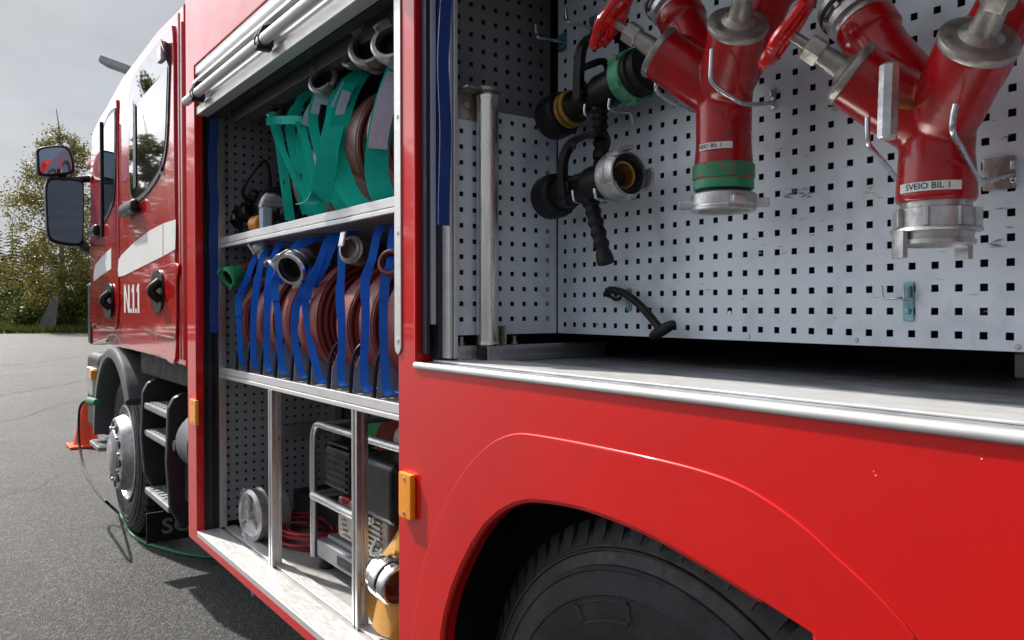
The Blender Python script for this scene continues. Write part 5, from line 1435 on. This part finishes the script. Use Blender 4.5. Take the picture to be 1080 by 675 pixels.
b = nb(); lathe(b, [(.0485,.028),(.036,.026),(.030,.0),(.0005,-.001)], c, ax_, 32, cap=False); obj('bore', b, 'hosebrown', o_)
# loose scraps of red cable end by the second upright
# ---- yard: cone, cables
q = P(91, 470.5, Z=0)
t = thing('traffic_cone', 'orange traffic cone on the asphalt in front of the cab', 'traffic cone', q)
b = nb(); lathe(b, [(.125,.028),(.120,.034),(.030,.46),(.026,.47),(.018,.472)], q, (0,0,1), 36); obj('cone', b, 'orange', t)
b = nb(); box(b, q+V((-.17,-.17,0)), q+V((.17,.17,.03)), .012); obj('cone_base', b, 'orange', t)
def cable(name, label, pts, r, m, n=8):
    b = nb(); tube(b, pts, r, 8, n); o = obj(name, b, m); tag(o, label, 'cable'); return o
s_ = P(101, 424, X=CX-.03)
o = cable('charging_cable', 'black cable hanging from the cab corner down to the asphalt',
  [s_, P(92,422,X=CX-.06), P(85,428,X=CX-.10), P(83,445,X=CX-.10), P(84,470,X=CX-.10), P(90,498,X=CX-.10), P(101,517,X=CX-.10), P(113,530,X=CX-.10), P(125,541,Z=.012)], .0085, 'bcable')
b = nb(); pl = P(98, 423.5, X=CX-.05); cyl(b, pl+V((0,.14,-.01)), pl+V((0,-.16,.01)), .030, .022, 16, .004); o2 = obj('plug', b, 'gcable', o)
e0 = P(126, 541.5, Z=.012)
cable('mains_cable', 'thin green cable running along the asphalt past the front wheel',
  [e0, P(133,552,Z=.012), P(139,563,Z=.010), P(155,573,Z=.010), P(175,579,Z=.010), P(200,585,Z=.010), P(235,588,Z=.010), P(275,585,Z=.010), P(330,592,Z=.010)], .011, 'gcable')
# street lamp behind the cab: head looks out past the roof
h0, h1 = P(109, 64, Y=17), P(150, 79, Y=16.6)
t = thing('street_lamp', 'grey street lamp showing only its flat head above the cab', 'street lamp', (h1.x, h1.y, 0))
b = nb(); ax_ = (h1-h0).normalized(); mid = (h0*.62+h1*.38)
obox(b, mid, ax_, ax_.cross(V((0,0,1))), ax_.cross(V((0,0,1))).cross(ax_), ((h1-h0).length*.78, .40, .16), .05); obj('lamp_head', b, 'lampgrey', t)
b = nb(); tube(b, [(h1.x, h1.y, 0), (h1.x, h1.y, 3), (h1.x, h1.y, h1.z-.25), (h1.x-.03, h1.y, h1.z-.05), tuple(mid+ax_*.2)], [.075]*1+[.07,.06,.05,.045], 14, 0); obj('pole', b, 'lampgrey', t)
# leaning slab at the edge of the grass
q = P(46, 350.5, Z=0.05)
t = thing('stone_slab', 'leaning grey slab with a pointed top at the edge of the grass', 'stone', q)
b = nb(); k = (q-EYE).length/844
rt_ = RGT; sl_pts = [(-9,0),(-4,-8),(2,-20),(6,-28),(10,-33),(11,-30),(9,-16),(8,0)]
prism(b, [q+rt_*(a*k)+V((0,0,-c*k)) for a, c in sl_pts], V((FWD.x, FWD.y, 0))*.35, .03); obj('slab', b, 'stone', t)

# ================================================================== TREES
def leaf(b, c, s, r, up=.0):
    n = V((r.gauss(0,1), r.gauss(0,1), r.gauss(0,1)+up)).normalized(); x, y, z = frame(n)
    a = r.random()*6.28; e = x*math.cos(a)+y*math.sin(a); f = z.cross(e)
    b.faces.new([b.verts.new(c-e*s*.5), b.verts.new(c+f*s*.32), b.verts.new(c+e*s*.5), b.verts.new(c-f*s*.32)])
def birch(name, label, base, H, crown_w, seed, group, nleaf=9000, leaf_s=.17, cat='tree', lm='leaf', low=.12, trunkm='bark'):
    r = random.Random(seed); base = V(base); t = thing(name, label, cat, base, group)
    tr = nb(); pts = []; lean = V((r.uniform(-.03,.03), r.uniform(-.03,.03), 1))
    for k in range(12):
        h = H*.97*k/11; pts.append(base+lean*h+V((.12*math.sin(k*1.1+seed), .12*math.cos(k*.9+seed), 0))*(k/11)*H/10)
    rad_ = [H*.013*(1-k/11.5)+.012 for k in range(12)]
    tube(tr, pts, rad_, 8); crown = nb()
    nb_ = int(40*H/11); ends = []
    for i in range(nb_):
        f = low+(.98-low)*(i+r.random())/nb_; p = pts[0].lerp(pts[-1], 0); kk = f*11; k0 = min(10, int(kk)); p = pts[k0].lerp(pts[k0+1], kk-k0)
        prof = math.sin(min(1, (f-low)/(1-low)*1.0+.08)*math.pi)**.7
        ln = crown_w*prof*r.uniform(.55, 1.15)*(1.05 if f < .6 else .85); a = i*2.4+r.uniform(-.5,.5)
        up = r.uniform(.15,.8)*(1 if f > .3 else .4); d = V((math.cos(a), math.sin(a), up)).normalized()
        q1 = p+d*ln*.5; q2 = p+d*ln*.85+V((0,0,-.06*ln)); q3 = p+d*ln+V((0,0,-.28*ln))
        br_ = catmull([p, q1, q2, q3], 3); tube(tr, br_, [.035*H/11*(1-f*.6)]+[.006]*1 if False else [.03*H/11*(1-.9*j/(len(br_)-1)) + .004 for j in range(len(br_))], 5)
        ends.append((br_, ln, f))
    tot = sum(e[1] for e in ends)
    for br_, ln, f in ends:
        n = int(nleaf*ln/tot); ncl = max(3, int(n/26))
        for c_ in range(ncl):
            u = r.random()**.6; j = u*(len(br_)-1); j0 = min(len(br_)-2, int(j)); q = br_[j0].lerp(br_[j0+1], j-j0)
            q = q+V((r.gauss(0,.16), r.gauss(0,.16), r.gauss(-.1,.16)))*ln*.8
            sp = r.uniform(.09,.27)*H/11
            for _ in range(n//ncl):
                v = V((r.gauss(0,sp), r.gauss(0,sp), r.gauss(0,sp*.8)-abs(r.gauss(0,sp*.5))))
                leaf(crown, q+v, leaf_s*r.uniform(.6,1.3), r, .3)
    obj('trunk', tr, trunkm, t); obj('crown', crown, lm, t, smooth=False, recalc=False); return t
def spruce(label, base, H, seed, group, w=.20):
    r = random.Random(seed); base = V(base); t = thing('spruce_tree', label, 'tree', base, group)
    tr = nb(); cyl(tr, base, base+V((0,0,H*.96)), H*.014, .02, 8); obj('trunk', tr, 'barkdk', t)
    c = nb(); h = H*.06
    while h < H*.99:
        f = h/H; ln = H*w*(1-f)**.85+.12; n = max(4, int(9*(1-f)+4))
        for i in range(n):
            a = r.random()*6.28; l = ln*r.uniform(.65,1.1); d = V((math.cos(a), math.sin(a), 0))
            for s_ in range(int(7+l*7)):
                u = (s_+r.random())/(7+l*7); p = base+V((0,0,h))+d*l*u+V((0,0,-.32*l*u+.10*l*u*u))
                wv = l*.32*(1-u*.6)+.08; sd_ = V((-d.y, d.x, 0))
                for sg in (-1, 1):
                    q = p+sd_*sg*wv*r.uniform(.6,1.2)+d*wv*.5+V((0,0,-wv*r.uniform(.1,.7)))
                    nn = V((0,0,.05*l+.03)); c.faces.new([c.verts.new(p), c.verts.new(q), c.verts.new(p+d*wv*.5+nn*.4)])
        h += H*.026+.05
    obj('crown', c, 'needle', t, smooth=False, recalc=False); return t
def bush(label, base, w_, h_, seed, group, lm='leafb', n=1500):
    r = random.Random(seed); base = V(base); t = thing('bush', label, 'bush', base, group)
    tr = nb(); c = nb()
    for i in range(9):
        a = r.random()*6.28; e = base+V((math.cos(a)*w_*.35*r.random(), math.sin(a)*w_*.35*r.random(), h_*r.uniform(.5,.9)))
        tube(tr, [base+V((r.uniform(-.1,.1), r.uniform(-.1,.1), 0)), base.lerp(e,.5)+V((r.uniform(-.1,.1),0,.1)), e], [.025,.018,.008], 5)
        for _ in range(n//9):
            leaf(c, e+V((r.gauss(0,w_*.17), r.gauss(0,w_*.17), r.gauss(0,h_*.2)-h_*.12)), r.uniform(.12,.24), r, .4)
    obj('stem', tr, 'barkdk', t); obj('crown', c, lm, t, smooth=False, recalc=False); return t
def gpos(px, depth, z=.2):
    return V((*gp(depth, (px-540)/FPX*depth), z))
birch('birch_tree', 'tall slender birch with pale trunk and airy crown behind the mirror', gpos(66, 47, .15), 13.2, 3.3, 4, None, 27000, .14, low=.10)
birch('birch_tree', 'low leafy young birch standing just left of the tall birch', gpos(47, 50, .2), 6.2, 2.3, 11, None, 9000, .15, low=.05)
birch('birch_tree', 'young birch half hidden by the cab, right of the tall birch', gpos(103, 50, .2), 6.0, 2.4, 17, None, 9000, .15, low=.05)
SPL = [(-2, 60, 7.0, 'dark spruce at the left edge of the picture'), (14, 66, 7.9, 'dark spruce with a thin leading tip left of the birches'), (30, 72, 7.2, 'dark spruce behind the low young birch'),
       (55, 76, 6.5, 'dark spruce low behind the tall birch trunk'), (84, 74, 6.6, 'dark spruce between the tall birch and the cab'), (112, 70, 6.4, 'dark spruce hidden mostly by the cab corner')]
for i, (px, d, h, lb) in enumerate(SPL): spruce(lb, gpos(px, d, .5), h, 30+i, 'spruces behind the birches', .24)
for i, (px, d, w_, h_, lb) in enumerate([(4, 50, 3.0, 2.2, 'green bush at the left edge below the dark spruce'), (27, 46.5, 2.4, 1.3, 'low green bush left of the leaning slab'), (60, 46, 1.8, 1.1, 'small bush at the foot of the tall birch'),
                                  (80, 47, 2.6, 2.0, 'green bush right of the tall birch trunk'), (100, 48, 2.8, 3.0, 'taller bush beside the cab edge'), (38, 52, 3.0, 3.0, 'green bush behind the leaning slab')]):
    bush(lb, gpos(px, d, .12), w_, h_, 50+i, 'bushes along the grass')
# trees off to the left of the yard, seen mirrored in paint and panes
for i, (x, y, h) in enumerate([(-7.3, 44, 11.5), (-10.5, 47, 13), (-30, 20, 10.5), (-19, 40, 12.5)]):
    birch('birch_tree', ['birch left of the frame'][0]+[' by the far grass', ' facing the cab', ' facing the lockers', ' nearest the leaning slab'][i], (x, y, 0), h, 3.0, 70+i, 'birches beside the yard', 7500, .34, low=.06)

# forest edge beyond the left of the frame: the paint and panes of the cab mirror it
SPR = spruce('dark spruce past the left edge of the picture, mirrored in the cab', (-4, 54, .3), 9, 90, 'spruces mirrored in the cab', .25)
rr_ = random.Random(8)
for i in range(15):
    a = rad(-1.5-i*3.4+rr_.uniform(-1,1)); d = rr_.uniform(48, 60); k = rr_.uniform(.75, 1.25)
    loc = V((math.sin(a)*d, math.cos(a)*d, .3))
    r2 = SPR.copy(); COL.objects.link(r2); r2.location = loc; r2.rotation_euler = (0, 0, rr_.random()*6); r2.scale = (k*1.15, k*1.15, k)
    for ch in list(SPR.children):
        c2 = ch.copy(); COL.objects.link(c2); c2.parent = r2
